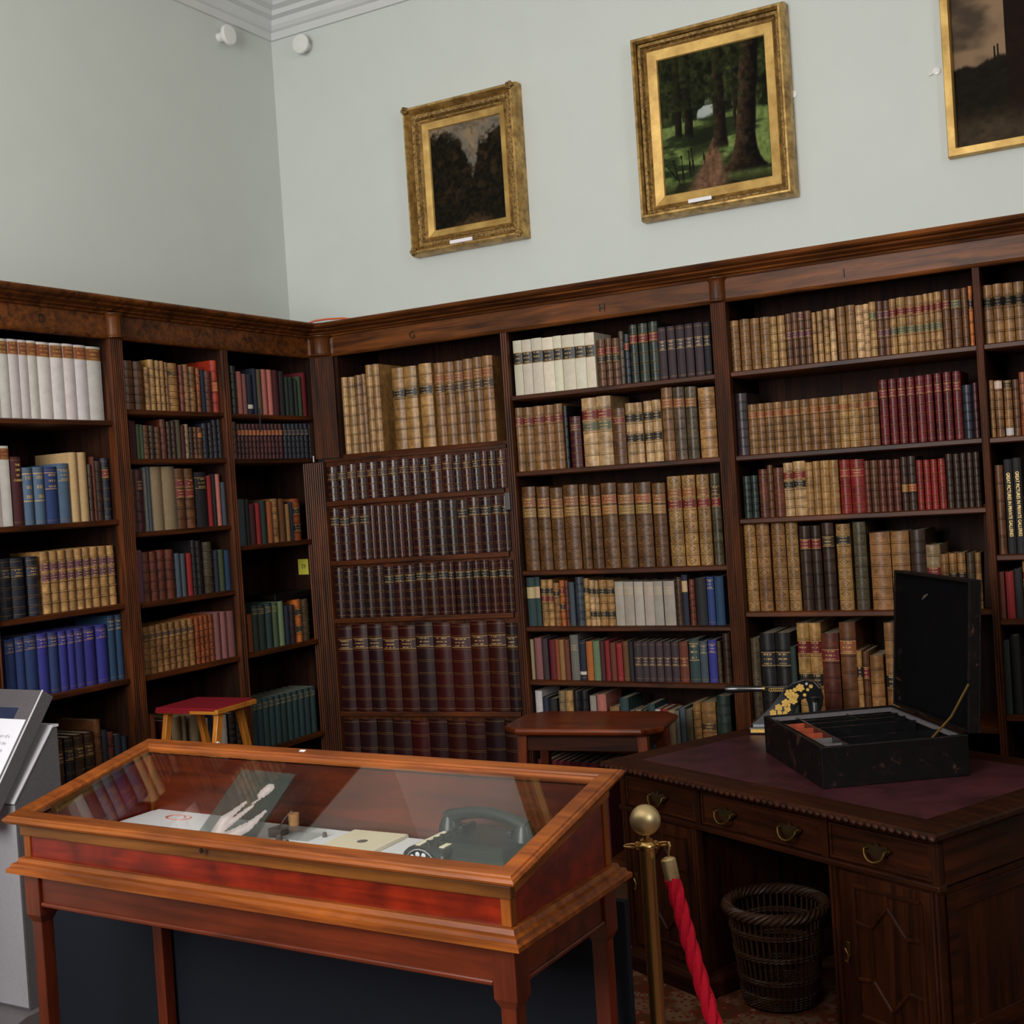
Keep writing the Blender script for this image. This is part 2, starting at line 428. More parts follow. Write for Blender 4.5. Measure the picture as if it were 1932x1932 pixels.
mb.box((xs, YF-.25, 0), (XR, YF, ZC))
struct(mb.build('wall_front', 'wall_paint'))
for i, (xa, xb) in enumerate(WIN):
    w = MB(); y0, y1 = YF-.2, YF-.15
    for a in (xa, xb-.06, (xa+xb)/2-.02): w.box((a, y0, WZ0), (a+(.06 if a != (xa+xb)/2-.02 else .04), y1, WZ1))
    for z in (WZ0, WZ1-.06, WZ0+.95, WZ0+1.9): w.box((xa, y0+.005, z), (xb, y1-.005, z+.05))
    o = struct(w.build('window_%d' % (i+1), 'window_white'))
    bx('pane', 'glass', (xa+.03, y0+.02, WZ0+.03), (xb-.03, y0+.024, WZ1-.03), o)
cp = [(0, 4.30), (.016, 4.30), (.018, 4.338), (.034, 4.345), (.05, 4.362), (.056, 4.388), (.09, 4.396), (.098, 4.418), (.135, 4.428), (.15, 4.45), (.15, 4.455), (0, 4.455)]
struct(MB().sweep(cp, [(XL, YF), (XL, YB), (XR, YB), (XR, YF)], True).build('trim_1', 'trim_paint'))

# unseen dark panelling added behind and beside the camera to cut bounce light
struct(bx('added_panel_1', 'case_wood_x', (XR-.03, YF+.04, 0), (XR-.001, YB-.02, 2.6)))
mb = MB(); mb.box((XL+.02, YF+.001, 0), (XR-.04, YF+.03, WZ0-.06)); mb.box((2.95, YF+.001, WZ0-.06), (XR-.04, YF+.03, 2.6))
struct(mb.build('added_panel_2', 'case_wood_x'))
# ================================================================== BOOKCASES
ZF = 2.493          # underside of the frieze
SH = dict(a=[2.162, 1.759, 1.414, 1.107, .645], b=[2.210, 2.004, 1.700, 1.405, 1.102, .645], c=[2.207, 1.999, 1.599, 1.104, .648],
          g=[2.006], h=[2.203, 1.856, 1.401, 1.145, .899, .603], i=[2.204, 1.855, 1.592, 1.203, .75], j=[2.205, 1.852, 1.409, 1.165, .8])
def reeded(mb, xa, xb, z0, z1, n, depth=.03, y=0.):
    w = (xb-xa)/n; pts = [(xb, y+depth), (xa, y+depth)]
    for k in range(n):
        for j in range(5):
            t = math.pi*(1-j/4); r = w*.44
            pts.append((xa+w*(k+.5)+r*math.cos(t), y-r*1.1*math.sin(t)))
    mb.smooth = True; mb.prism(pts, z0, z1); mb.smooth = False
    return mb
BD = .37
def bookcase(label, rz, org, x0, bays, divs, pil, plinth=(0, 1), n_pil=7, shelf_ax='x'):
    t = thing('bookcase', label, 'bookcase', org, rz)
    o = -x0
    WX, WZ = 'case_wood_x', 'case_wood_z'
    for xa, xb, key, planks in bays:
        for z in SH[key]+[.10]:
            m = MB(); m.smooth = True
            m.slab_x([(.006, z-.019), (.012, z-.024), (BD-.01, z-.024), (BD-.01, z), (.012, z), (.006, z-.004)], xa+.001+o, xb-.001+o)
            m.build('shelf', WX, t)
        n = max(3, round((xb-xa)/.115)); w = (xb-xa)/n
        for k in range(n):
            yy = BD-.008+.003*(k % 2)
            bx('plank', 'plank_wood_z', (xa+w*k+.0002+o, yy, .1), (xa+w*(k+1)-.0002+o, yy+.012, ZF+.06), t)
        for xx in (xa-.02, xb):
            bx('side_panel', 'plank_wood_z', (xx+.0005+o, .012, .0), (xx+.0195+o, BD-.0045, ZF+.0395), t)
        bx('plinth', WX, (xa+o, .012, .0), (xb+o, .03, .076), t, .003)
    bx('top_board', WX, (min(q[0] for q in bays)-.034+o, .015, ZF+.04), (max(q[1] for q in bays)+.03+o, BD+.03, ZF+.058), t)
    for xa, xb in divs:
        reeded(MB(), xa+o, xb+o, 0, ZF, 3, .02).build('divider', WZ, t)
    for xa, xb, n in pil:
        reeded(MB(), xa+o, xb+o, .14, ZF, n, .035, -.004).build('fluted_pilaster', WZ, t)
        bx('pilaster_base', WZ, (xa-.006+o, -.016, 0), (xb+.006+o, .03, .14), t, .004)
    return t
bookcase('dark mahogany bookcase on left wall under carved letter D', R(90), (0, -1.95, 0), -1.95,
         [(-2.56, -1.99, 'a', 0), (-1.95, -1.339, 'a', 0)], [(-1.99, -1.95)], [(-1.339, -1.268, 7), (-2.63, -2.56, 7)])
bookcase('dark mahogany bookcase of two narrow bays between fluted pilaster and room corner', R(90), (0, -.65, 0), -.65,
         [(-1.268, -.679, 'b', 0), (-.637, -.03, 'c', 0)], [(-.679, -.637)], [])
rb1 = bookcase('dark mahogany bookcase right of the corner, with letters G and H', 0, (1.1, 0, 0), 1.1,
         [(.13, 1.07, 'g', 0), (1.105, 2.087, 'h', 0)], [(1.07, 1.105)], [(2.087, 2.155, 7)])
bookcase('dark mahogany bookcase at right under carved letter I', 0, (3.14, 0, 0), 3.14,
         [(2.155, 3.125, 'i', 0), (3.153, 4.08, 'j', 0)], [(3.125, 3.153)], [(4.08, 4.15, 7)])
# corner pilaster above the jib door (canted)
A_, B_ = Vector((.0, -.045)), Vector((.117, -.002)); ang = math.atan2(B_.y-A_.y, B_.x-A_.x); ln = (B_-A_).length
cpz = reeded(MB(), 0, ln, 1.992, ZF, 10, .04).build('fluted_pilaster', 'case_wood_z', rb1, loc=(A_.x-1.1, A_.y, 0), rz=ang)

# continuous cornice and frieze
cor = thing('bookcase_cornice', 'continuous moulded mahogany cornice and frieze running above all bookcases', 'cornice', (0, 0, ZF))
path = [(0, -2.68), (0, -.047), (.117, 0), (4.17, 0)]
dz = -ZF
fp = [(-.02, 0), (.006, 0), (.011, .006), (.006, .013), (-.003, .016), (-.003, .104), (-.02, .104)]
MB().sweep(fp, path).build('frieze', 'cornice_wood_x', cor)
kp = [(-.02, .1), (.010, .1), (.014, .108), (.030, .112), (.034, .118), (.062, .126), (.066, .133), (.088, .136), (.098, .142), (.102, .150), (.098, .157), (-.02, .157)]
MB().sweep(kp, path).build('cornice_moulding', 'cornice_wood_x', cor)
bp_ = [(.033, .004), (.040, .006), (.041, .012), (.034, .016), (.034, .086), (.038, .094), (.046, .1), (.046, .104)]
for c, arc, k in (((2.121, .004, 0), (180, 360), 1), ((-.004, -1.3035, 0), (-90, 90), 1), ((.052, -.010, 0), (-150, 10), 1.55), ((4.115, .004, 0), (180, 360), 1), ((-.004, -2.595, 0), (-90, 90), 1)):
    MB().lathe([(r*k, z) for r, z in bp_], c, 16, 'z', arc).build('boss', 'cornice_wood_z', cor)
for ch, px, py, side in (('D', 79, 601, 'L'), ('G', 777, 632, 'R'), ('H', 1135, 581, 'R'), ('I', 1591, 516, 'R')):
    if side == 'L':
        p = on_x(px, py, .004); text_mesh(ch, .048, 'letter_ink', cor, (p.x, p.y, p.z-ZF), (R(90), 0, R(90)), 'letter')
    else:
        p = on_y(px, py, -.004); text_mesh(ch, .048, 'letter_ink', cor, (p.x, p.y, p.z-ZF), (R(90), 0, 0), 'letter')
# cable on top of the cornice in the corner
mb = MB(); pts = [(-.18, .02, 2.655), (-.1, .06, 2.68), (-.06, .1, 2.70), (.0, .12, 2.703), (.1, .12, 2.695), (.19, .11, 2.675), (.3, .08, 2.66)]
tag(mb.tube(pts, .005, 8).build('cable', 'orange_cable'), 'thin orange cable looping above bookcase cornice in the room corner', 'cable')
p = on_y(573, 1069, -.034)
o = bx('sticker', 'yellow_card', (p.x-.034, p.y-.001, p.z-.04), (p.x+.03, p.y+.0, p.z+.038))
tag(o, 'small yellow tag stuck inside the corner bay beside fluted pilaster', 'sticker')
text_mesh('29', .03, 'ink', o, (p.x, p.y-.0015, p.z), (R(90), 0, 0), 'number')

# ================================================================== BOOKS
PAL = dict(wh=((226, 218, 214), 'white'), iv=((222, 212, 190), 'ivory'), gw=((170, 158, 146), 'pale grey'), tn=((158, 114, 66), 'tan'),
  lt=((190, 146, 88), 'light tan'), ch=((126, 86, 48), 'chestnut'), cr=((214, 176, 126), 'cream'), br=((112, 70, 38), 'brown'), db=((66, 44, 30), 'dark brown'),
  rb=((112, 54, 36), 'russet'), ru=((160, 84, 42), 'rust'), og=((200, 112, 48), 'orange'), rd=((148, 34, 34), 'red'), cm=((112, 22, 34), 'crimson'),
  mr=((82, 30, 36), 'maroon'), pk=((204, 122, 110), 'pink'), ro=((146, 92, 90), 'rose'), mv=((132, 90, 112), 'mauve'), pu=((66, 50, 56), 'plum'),
  nv=((36, 42, 60), 'navy'), bl=((46, 66, 122), 'blue'), bv=((52, 52, 138), 'violet-blue'), tb=((38, 70, 104), 'teal-blue'), sl=((76, 88, 98), 'slate'),
  gy=((118, 112, 106), 'grey'), bg=((164, 142, 108), 'beige'), dg=((42, 56, 50), 'dark green'), gn=((76, 92, 64), 'green'), lg=((118, 140, 100), 'pale green'),
  ol=((96, 86, 64), 'olive'), bk=((34, 32, 35), 'black'), te=((48, 72, 72), 'teal'), sp=((104, 86, 62), 'speckled'), sb=((88, 112, 140), 'grey-blue'), bb=((40, 70, 190), 'bright blue'), rr=((196, 60, 34), 'bright red'))
LAB = dict(r=((118, 30, 32), 'red'), k=((28, 27, 28), 'black'), n=((146, 84, 46), 'brown'), g=((92, 92, 66), 'green'), p=((92, 46, 60), 'purple'), c=((208, 168, 130), 'cream'), d=((70, 46, 32), 'dark'), o=((176, 88, 44), 'orange'), w=((220, 214, 204), 'white'), y=((150, 108, 56), 'gilt'))
KIND = dict(c=('leather', 'leather'), l=('cloth', 'cloth'), v=('vellum', 'vellum'))
GAIN = dict(c=.76, l=.66, v=.82)
def parse(st):
    head, _, labs = st.partition(':')
    col, k = head.split('.'); kind = k[0]; nb = int(k[1]) if k[1:2].isdigit() else 0; gl = k.endswith('g')
    L_ = []
    for q in labs.split('/') if labs else []:
        a, b2 = q[1:].split('-'); L_.append((q[0], int(a)/100, int(b2)/100))
    return col, kind, nb, gl, L_
def arc_pts(w, bul, n=6):
    return [(-w/2+w*k/n, bul*(2*k/n-1)**2) for k in range(n+1)]
def add_cover(mb, w, h, d, st, col, rim=True, matbase=(0, 1), deep=True):
    _, kind, nb, gl, labs = st
    bul = .10*w if kind == 'v' else min(.014, .30*w) if kind == 'c' else min(.010, .22*w)
    ap = arc_pts(w, bul); t = min(.0028, .12*w)
    prof = [(-w/2, d)] + ap + [(w/2, d)]
    rings = [(0, 0, 0)]; hh = .0032 if kind == 'c' else .0016
    zs = [h*(k+1)/(nb+1) for k in range(nb)]
    if nb == 0 and gl: zs = []
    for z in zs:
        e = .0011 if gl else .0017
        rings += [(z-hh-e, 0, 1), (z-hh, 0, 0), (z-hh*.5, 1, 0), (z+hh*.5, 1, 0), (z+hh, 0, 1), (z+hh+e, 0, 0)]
    if gl: rings = [rings[0], (.012, 0, 1), (.0135, 0, 0)] + rings[1:] + [(h-.0135, 0, 1), (h-.012, 0, 0)]
    rings.append((h, 0, 0)); rings.sort(key=lambda q: q[0])
    dark = tuple(c*.3 for c in col[:3])+(1,)  # crease shade beside the raised bands, painted into the spine colour
    base = []
    for z, up, _f in rings:
        base.append(mb.av([(x, (y-(.0034 if up and 0 < i < len(prof)-1 else 0)), z) for i, (x, y) in enumerate(prof)]))
    mb.smooth = True
    for i in range(len(rings)-1):
        fl = rings[i][2]
        for j in range(len(prof)-1):
            spine = 0 < j < len(prof)-2
            if fl and spine and gl: mb.mat = matbase[1]; mb.face((base[i]+j, base[i]+j+1, base[i+1]+j+1, base[i+1]+j)); mb.mat = matbase[0]
            else:
                uv = None
                if spine and rings[i+1][0]-rings[i][0] > .012 and kind == 'c':
                    u0, u1 = (j-1)/6, j/6; uv = ((u0, .002), (u1, .002), (u1, 1), (u0, 1))
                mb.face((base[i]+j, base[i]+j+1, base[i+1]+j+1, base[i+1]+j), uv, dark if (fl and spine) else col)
    mb.smooth = False
    if rim:
        k = 1-2*t/w
        ins = [(x*k, y+(t if 0 < i < len(prof)-1 else 0)) for i, (x, y) in enumerate(prof)]
        a = mb.av([(x, y, h) for x, y in ins]); b2 = mb.av([(x, y, h-.012) for x, y in ins]); top = base[-1]
        for j in range(len(prof)-1):
            mb.face((top+j, top+j+1, a+j+1, a+j), None, col); mb.face((a+j, a+j+1, b2+j+1, b2+j), None, col)
        a = mb.av([(x, y, 0) for x, y in ins])
        for j in range(len(prof)-1): mb.face((base[0]+j+1, base[0]+j, a+j, a+j+1), None, col)
    return bul, t
def add_pages(mb, w, h, d, bul, t):
    y0 = bul+t; x = w/2-t
    n = mb.av([(-x, y0, .003), (x, y0, .003), (x, d-.004, .003), (-x, d-.004, .003), (-x, y0, h-.004), (x, y0, h-.004), (x, d-.004, h-.004), (-x, d-.004, h-.004)])
    for q in ((4, 5, 6, 7), (0, 1, 5, 4), (1, 2, 6, 5), (2, 3, 7, 6), (3, 0, 4, 7), (0, 3, 2, 1)): mb.face([n+i for i in q])
def add_label(mb, w, h, f0, f1, bul, col, nb=0):
    if nb:                                   # keep the label inside one panel between the raised bands
        k = int((f0+f1)/2*(nb+1)); f0, f1 = (k+.10)/(nb+1), (k+.90)/(nb+1)
    z1, z0 = h*(1-f0), h*(1-f1); ap = arc_pts(w*.985, bul); n = len(ap)
    a = mb.av([(x, y-.0014, z0) for x, y in ap]); b2 = mb.av([(x, y-.0014, z1) for x, y in ap])
    mb.smooth = True
    for j in range(n-1):
        u0, u1 = j/(n-1), (j+1)/(n-1)
        mb.face((a+j, a+j+1, b2+j+1, b2+j), ((u0, 0), (u1, 0), (u1, 1), (u0, 1)), col)
    mb.smooth = False

CROP = dict(A=(0, 500, 2.972), B=(0, 950, 2.972), C=(570, 560, 4.391), D=(570, 980, 4.111), E=(930, 560, 4.111), F=(950, 870, 4.111),
            G=(960, 1160, 4.111), H=(1330, 440, 3.209), I=(1370, 820, 3.438), J=(1330, 1050, 3.209), K=(0, 1270, 3.864))
BOOKS = []      # dict(plane, pos, z, w, h, style, label, row)
ORD = ['', 'first', 'second', 'third', 'fourth', 'fifth', 'sixth', 'seventh', 'eighth', 'ninth', 'tenth', 'eleventh', 'twelfth', 'thirteenth', 'fourteenth', 'fifteenth', 'sixteenth', 'seventeenth', 'eighteenth', 'nineteenth', 'twentieth']
def ordinal(n):
    if n <= 20: return ORD[n]
    tens = {2: 'twenty', 3: 'thirty', 4: 'forty'}[n//10]
    return tens[:-1]+'ieth' if n % 10 == 0 else tens+'-'+ORD[n % 10]
SPY = .034      # spines stand this far behind the shelf front
def along(px, plane, z):            # coordinate along the shelf whose spine line at height z shows in pixel column px
    X = (px-966)/FPX; k = 0 if plane == 'L' else 1
    c = -SPY if plane == 'L' else SPY
    # CAM + t*(CF + X*CR) + s*CU : component k == c, component z == z
    a11 = CF[k]+X*CR[k]; a12 = CU[k]; a21 = CF.z+X*CR.z; a22 = CU.z
    b1 = c-CAM[k]; b2 = z-CAM.z; det = a11*a22-a12*a21
    t = (b1*a22-a12*b2)/det; s = (a11*b2-a21*b1)/det
    P = CAM+(CF+CR*X)*t+CU*s
    return P.y if plane == 'L' else P.x
def height(py, plane, q):           # z of pixel row py on the vertical spine line at coordinate q
    p0 = Vector((-SPY, q, 0)) if plane == 'L' else Vector((q, SPY, 0))
    Y = -(py-966)/FPX; d = p0-CAM
    return (Y*d.dot(CF)-d.dot(CU))/(CU.z-Y*CF.z)
def row(key, n, plane, crop, where, txt, mode='b', z=None):
    ox, oy, sc = CROP[crop]; z = SH[key][n] if z is None else z; k = 0
    shelfname = ('top', 'second', 'third', 'fourth', 'fifth', 'sixth', 'lowest')[n]
    items = []
    for it in txt.split():
        a = it.split(',')
        if '*' in a[2]:                      # x0,x1,n*y0-y1,style : n equal volumes
            cnt, yy = a[2].split('*'); cnt = int(cnt); y0, y1 = [float(q) for q in yy.split('~')]
            x0, x1 = float(a[0]), float(a[1])
            for q in range(cnt):
                items.append((x0+(x1-x0)*q/cnt, x0+(x1-x0)*(q+1)/cnt-1, y0+(y1-y0)*(q+.5)/cnt, a[3]))
        else: items.append((float(a[0]), float(a[1]), float(a[2]), a[3]))
    prev = -1e9
    for xl, xr, yt, st in items:
        k += 1
        if mode == 't':
            f = on_x if plane == 'L' else on_y; c = -SPY if plane == 'L' else SPY
            pl, pr = f(xl/sc+ox, yt/sc+oy, c), f(xr/sc+ox, yt/sc+oy, c)
            ql, qr = (pl.y, pr.y) if plane == 'L' else (pl.x, pr.x)
        else: ql, qr = along(xl/sc+ox, plane, z), along(xr/sc+ox, plane, z)
        ql = max(ql, prev+.0004)
        w = max(.008, qr-ql-.0006); prev = ql+w
        h = height(yt/sc+oy, plane, ql+w/2)-z
        S = parse(st); C_, K_ = PAL[S[0]][1], KIND[S[1]][1]
        lab = [LAB[q[0]][1] for q in S[4] if q[0] != '=']
        desc = '%s %s book' % (C_, K_) + (' with %s label' % lab[0] if len(set(lab)) == 1 else ' with %s label' % lab[0] if len(lab) > 1 else '')
        BOOKS.append(dict(pl=plane, q=ql+w/2, z=z, w=w, h=max(.06, h), st=S, label='%s, %s from left, %s' % (desc, ordinal(k), where.replace('#', shelfname)),
                          group='books on the %s' % where.replace('#', shelfname), row=key+str(n), area=(xr-xl)/sc*h))
# ---- left wall, bay under D
wa = '# shelf under letter D'
row('a', 0, 'L', 'A', wa, '-45,13,408,wh.v:n3-19 15,71,412,wh.v:n3-19 74,131,415,wh.v:n3-19 133,181,420,wh.v:n3-19 182,234,424,wh.v:n3-19 235,309,432,wh.v:n3-19 311,381,438,wh.v:n3-19 382,444,442,wh.v:n3-19 446,512,449,wh.v:n3-19 514,595,458,wh.v:n3-19')
row('a', 1, 'L', 'A', wa, '-25,20,1012,wh.v:r5-17 22,80,1014,wh.v:n3-17 90,150,1075,mr.lg 152,207,1135,sb.lg:=10-60 213,272,1132,sb.lg:=10-60 275,345,1130,bl.lg:=10-40 350,413,1112,sb.lg:=10-30 418,463,1050,cr.l 466,515,1050,cr.l 517,538,1118,db.c4 540,553,1075,rb.l 555,597,1098,db.c5 598,640,1083,nv.c5g:r18-28')
row('a', 2, 'L', 'B', wa, '-15,18,312,nv.c4g 22,88,310,nv.c5g:=20-45 90,163,305,nv.c5g:=20-45 180,245,297,nv.c5g:=20-45 258,304,270,lt.c5:p22-31/p40-48 306,351,266,lt.c5:p22-31/p40-48 353,399,262,lt.c5:p22-31/p40-48 401,444,257,lt.c5:p22-31/p40-48 446,489,252,lt.c5:p22-31/p40-48 491,529,247,lt.c5:p22-31/p40-48 532,579,242,lt.c5:p22-31/p40-48 581,627,238,lt.c5:p22-31/p40-48 629,670,235,lt.c5:p22-31/p40-48')
row('a', 3, 'L', 'B', wa, '55,110,762,bl.lg:=8-22 114,162,750,bl.lg:=8-22 164,234,740,bl.lg:=8-22 236,296,730,bv.lg:=8-22 298,352,722,bl.lg:=8-22 354,401,716,bv.lg:=8-22 403,441,710,bv.lg:=8-22 443,494,700,bv.lg:=8-22 496,557,690,bv.lg:=8-22 565,625,680,bv.lg:=8-22 632,671,628,tb.lg:=8-22 673,710,622,tb.lg:=8-22')
row('a', 4, 'L', 'K', wa, '330,374,498,db.c4 376,398,495,db.c5g 402,470,490,db.c5g:=12-30 480,545,465,bk.c5g:=12-30 550,620,445,db.c5g:=12-30 625,690,430,db.c5g:=12-30 692,740,340,br.c4 745,785,415,nv.l 790,835,430,rb.c4 838,890,445,nv.l 893,930,460,nv.l', 't')
wb_ = '# shelf right of D pilaster'
row('b', 0, 'L', 'A', wb_, '700,716,520,db.c5 718,771,535,br.c5 775,827,540,br.c5 830,856,572,tn.c5 857,889,530,lt.c5 891,914,535,lt.c5 916,941,538,lt.c5 943,957,545,tn.c5 959,1021,550,lt.c6:d14-24 1024,1046,560,rb.c4 1048,1078,558,tn.c6 1080,1115,570,tn.c6 1118,1139,577,ru.c5 1141,1164,585,nv.l 1166,1207,595,rb.c5 1209,1250,535,rr.c4:o44-56')
row('b', 1, 'L', 'A', wb_, '707,733,875,rb.c4 738,751,870,mr.l 753,775,875,mr.l 778,796,893,gn.l 798,814,895,gn.l 816,851,898,br.c5 853,881,900,db.c5 883,916,908,br.c5 918,949,865,rb.c4 951,974,878,db.c5 976,999,875,db.c5 1001,1027,868,ol.l 1029,1049,898,mr.l 1051,1072,893,bg.c4 1075,1097,908,db.c5 1099,1119,908,br.c5 1121,1150,910,br.c5:o20-30 1152,1182,888,nv.c5 1184,1207,885,bk.c5 1209,1234,868,nv.c5 1236,1260,865,bk.c5')
row('b', 2, 'L', 'B', wb_, '757,784,-192,rb.c4 786,827,-190,mr.c5:=12-25 829,844,-203,gy.l 846,864,-207,sl.l 866,934,-207,bg.l 936,1008,-208,bg.l 1010,1061,-197,br.c5:r20-34/r40-48 1063,1114,-197,br.c5:r20-34/r40-48 1116,1182,-177,bk.l:=10-30 1184,1206,-157,rd.l 1208,1226,-165,bk.l 1228,1254,-165,pk.l 1257,1290,-120,sl.l')
row('b', 3, 'L', 'B', wb_, '785,819,262,mv.l 821,861,272,rb.c4 863,904,268,rb.c4 906,949,260,rb.c4 951,1000,257,rb.c4 1002,1029,278,sl.l 1031,1058,280,sl.l 1065,1094,278,rd.l 1096,1119,205,bk.c6 1121,1150,208,bk.c6 1165,1215,215,ol.c5 1218,1239,262,nv.l 1241,1274,258,gn.l 1276,1308,260,tb.l')
row('b', 4, 'L', 'B', wb_, '825,1110,8*695~643,tn.c6:d16-26 1112,1215,4*642~616,ru.c6 1217,1254,612,ro.l 1256,1289,607,ro.l 1291,1340,600,ro.l')
row('b', 5, 'L', 'K', wb_, '1098,1135,300,ru.l 1195,1253,345,mr.c5g 1257,1328,318,bg.l 1331,1360,312,bg.l 1396,1460,300,bg.l 1463,1486,295,rr.l 1488,1520,330,wh.l 1524,1555,300,nv.l 1600,1660,310,wh.l 1675,1722,290,bk.c6g 1727,1795,240,bk.c6g', 't')
wc = '# shelf of left corner bay'
row('c', 0, 'L', 'A', wc, '1283,1314,553,bk.c5 1317,1344,565,dg.c5 1346,1372,597,pk.l 1375,1397,610,ro.l 1400,1432,612,nv.l:w75-85 1435,1454,580,nv.l 1456,1482,585,ol.l 1485,1514,585,pk.l 1516,1544,587,pk.l 1546,1581,590,mr.l 1583,1611,595,bk.l 1613,1631,628,dg.l 1633,1662,628,dg.l 1664,1680,648,dg.l 1683,1705,625,gn.l 1708,1734,603,cm.l 1736,1757,605,bb.l')
row('c', 1, 'L', 'A', wc, '1308,1320,880,rb.c4 1322,1344,878,rb.c4 1346,1600,12*890~890,mr.c5:o22-34 1605,1745,6*890~888,nv.c5:=20-32 1748,1772,893,bk.c5')
row('c', 2, 'L', 'B', wc, '1350,1394,-25,sl.l 1396,1414,-25,bk.l 1416,1449,3,mr.l 1451,1476,-3,rd.l 1478,1511,-15,dg.l 1514,1544,-12,ru.l 1546,1579,-28,tn.c5 1581,1616,-28,br.l 1618,1639,2,tn.l 1641,1654,-10,nv.l 1656,1705,-28,ru.c4:k30-45/k70-80')
row('c', 3, 'L', 'B', wc, '1383,1403,575,bk.l 1405,1430,620,ru.l 1435,1466,570,dg.l:=8-20 1468,1506,568,dg.l:=8-20 1508,1544,558,te.l:=8-20 1546,1576,555,gn.l:=8-20 1578,1610,548,lg.l 1613,1639,570,nv.l 1641,1668,568,pu.c4 1676,1711,537,og.c4:k30-42/k72-82 1713,1752,535,sp.c5')
row('c', 4, 'L', 'B', wc, '1432,1792,11*1112~1022,te.l:=8-18')
# ---- right wall
row('g', 0, 'R', 'C', '# shelf above the hidden door', '345,399,668,lt.c7 401,459,665,lt.c7 461,519,650,tn.c7 521,556,640,tn.c7 558,610,565,lt.c7 612,668,558,lt.c7 770,865,590,lt.c7:k31-41 868,972,575,lt.c7:k31-41 995,1100,552,lt.c7:k31-41 1120,1197,548,tn.c7:n15-26/d27-38 1201,1282,540,tn.c7:n15-26/d27-38 1285,1357,530,tn.c7:n15-26/d27-38 1360,1437,515,tn.c7:n15-26/d27-38 1440,1515,500,tn.c7:n15-26/d27-38 1518,1605,487,tn.c7:n15-26/d27-38')
wh_ = '# shelf under letter H'
row('h', 0, 'R', 'E', wh_, '177,242,340,iv.v:k22-44 244,316,332,iv.v:k22-44 318,399,320,iv.v:k22-44 401,485,315,iv.v:k22-44 487,551,303,iv.v:k22-44 553,647,295,iv.v:k22-44 649,731,285,iv.v:k22-44 733,805,278,iv.v:k22-44 820,878,333,br.c5:r16-30/k34-44 885,932,322,br.c5:r16-30/k34-44 935,991,320,br.c5:r16-30/k34-44 993,1028,268,sp.c5 1032,1070,290,nv.c5:r20-30 1072,1133,217,dg.c5g:r18-32 1140,1213,207,dg.c5g:r18-32 1222,1292,192,dg.c5g:r18-32 1297,1355,238,pu.lg:=26-44 1365,1425,228,pu.lg:=26-44 1433,1498,220,pu.lg:=26-44 1505,1565,210,pu.lg:=26-44 1575,1640,200,pu.lg:=26-44 1648,1700,195,bk.lg:=26-44')
row('h', 1, 'R', 'E', wh_, '183,248,862,tn.c6:r17-27 250,326,858,tn.c6:r17-27 328,411,848,tn.c6:r17-27 413,486,840,tn.c6:r17-27 488,557,830,tn.c6:r17-27 568,597,845,bk.c5 607,690,928,mr.c6g:=18-30 708,818,785,cr.c5:r20-32/g33-46 820,933,770,cr.c5:r20-32/g33-46 938,1037,865,br.c6g:r20-28 1045,1113,825,cr.c5:k22-35/k60-73 1115,1175,820,cr.c5:k22-35/k60-73 1188,1250,808,cr.c5:k22-35/k60-73 1252,1320,798,cr.c5:k22-35/k60-73 1328,1413,705,tn.c6:n16-27 1418,1505,700,sp.c6:n16-27 1512,1597,697,sp.c6:n16-27 1612,1740,702,lt.c6:n16-27')
row('h', 2, 'R', 'F', wh_, '170,272,200,ch.c7:n16-27/y28-40 285,378,200,ch.c7:n16-27/y28-40 388,482,207,ch.c7:n16-27/y28-40 490,603,185,ch.c7:n16-27/y28-40 615,683,180,ch.c7:n16-27/y28-40 693,775,187,ch.c7:n16-27/y28-40 785,900,170,ch.c7:n16-27/y28-40 912,1035,172,ch.c7:n16-27/y28-40 1045,1168,165,ch.c7:n16-27/y28-40 1180,1280,170,ch.c7:n16-27/y28-40 1300,1405,118,lt.c7:n15-27/r29-40 1415,1515,110,lt.c7:n15-27/r29-40 1528,1622,103,lt.c7:n15-27/r29-40 1638,1708,95,ol.c7:d16-27/r29-40')
row('h', 3, 'R', 'F', wh_, '185,255,903,te.l:c20-43 257,297,897,te.l:c20-43 303,350,920,lt.c5:k20-32/r36-45 353,395,918,lt.c5:k20-32/r36-45 400,443,945,tn.c5:k20-32 447,485,925,og.c5:r18-32/k50-62 487,517,927,rb.c5 520,560,940,sl.l 568,632,900,sl.c6 637,675,910,lt.c5:k20-31 677,717,923,cr.c5:k20-31/k65-75 720,750,925,cr.c5:k20-31/k65-75 752,808,922,lt.c5:k20-31/k65-75 810,868,922,lt.c5:k20-31/k65-75 877,945,935,gw.v:=12-30 947,1022,935,gw.v:=12-30 1027,1098,935,gw.v:=12-30 1103,1178,935,gw.v:=12-30 1180,1248,932,gw.v:=12-30 1255,1340,930,gw.v:=12-30 1348,1395,900,db.c6g 1398,1443,882,nv.l:c12-34 1452,1495,918,rb.c6 1500,1583,905,bk.l 1590,1645,897,bl.lg:=6-25 1650,1720,893,tb.l')
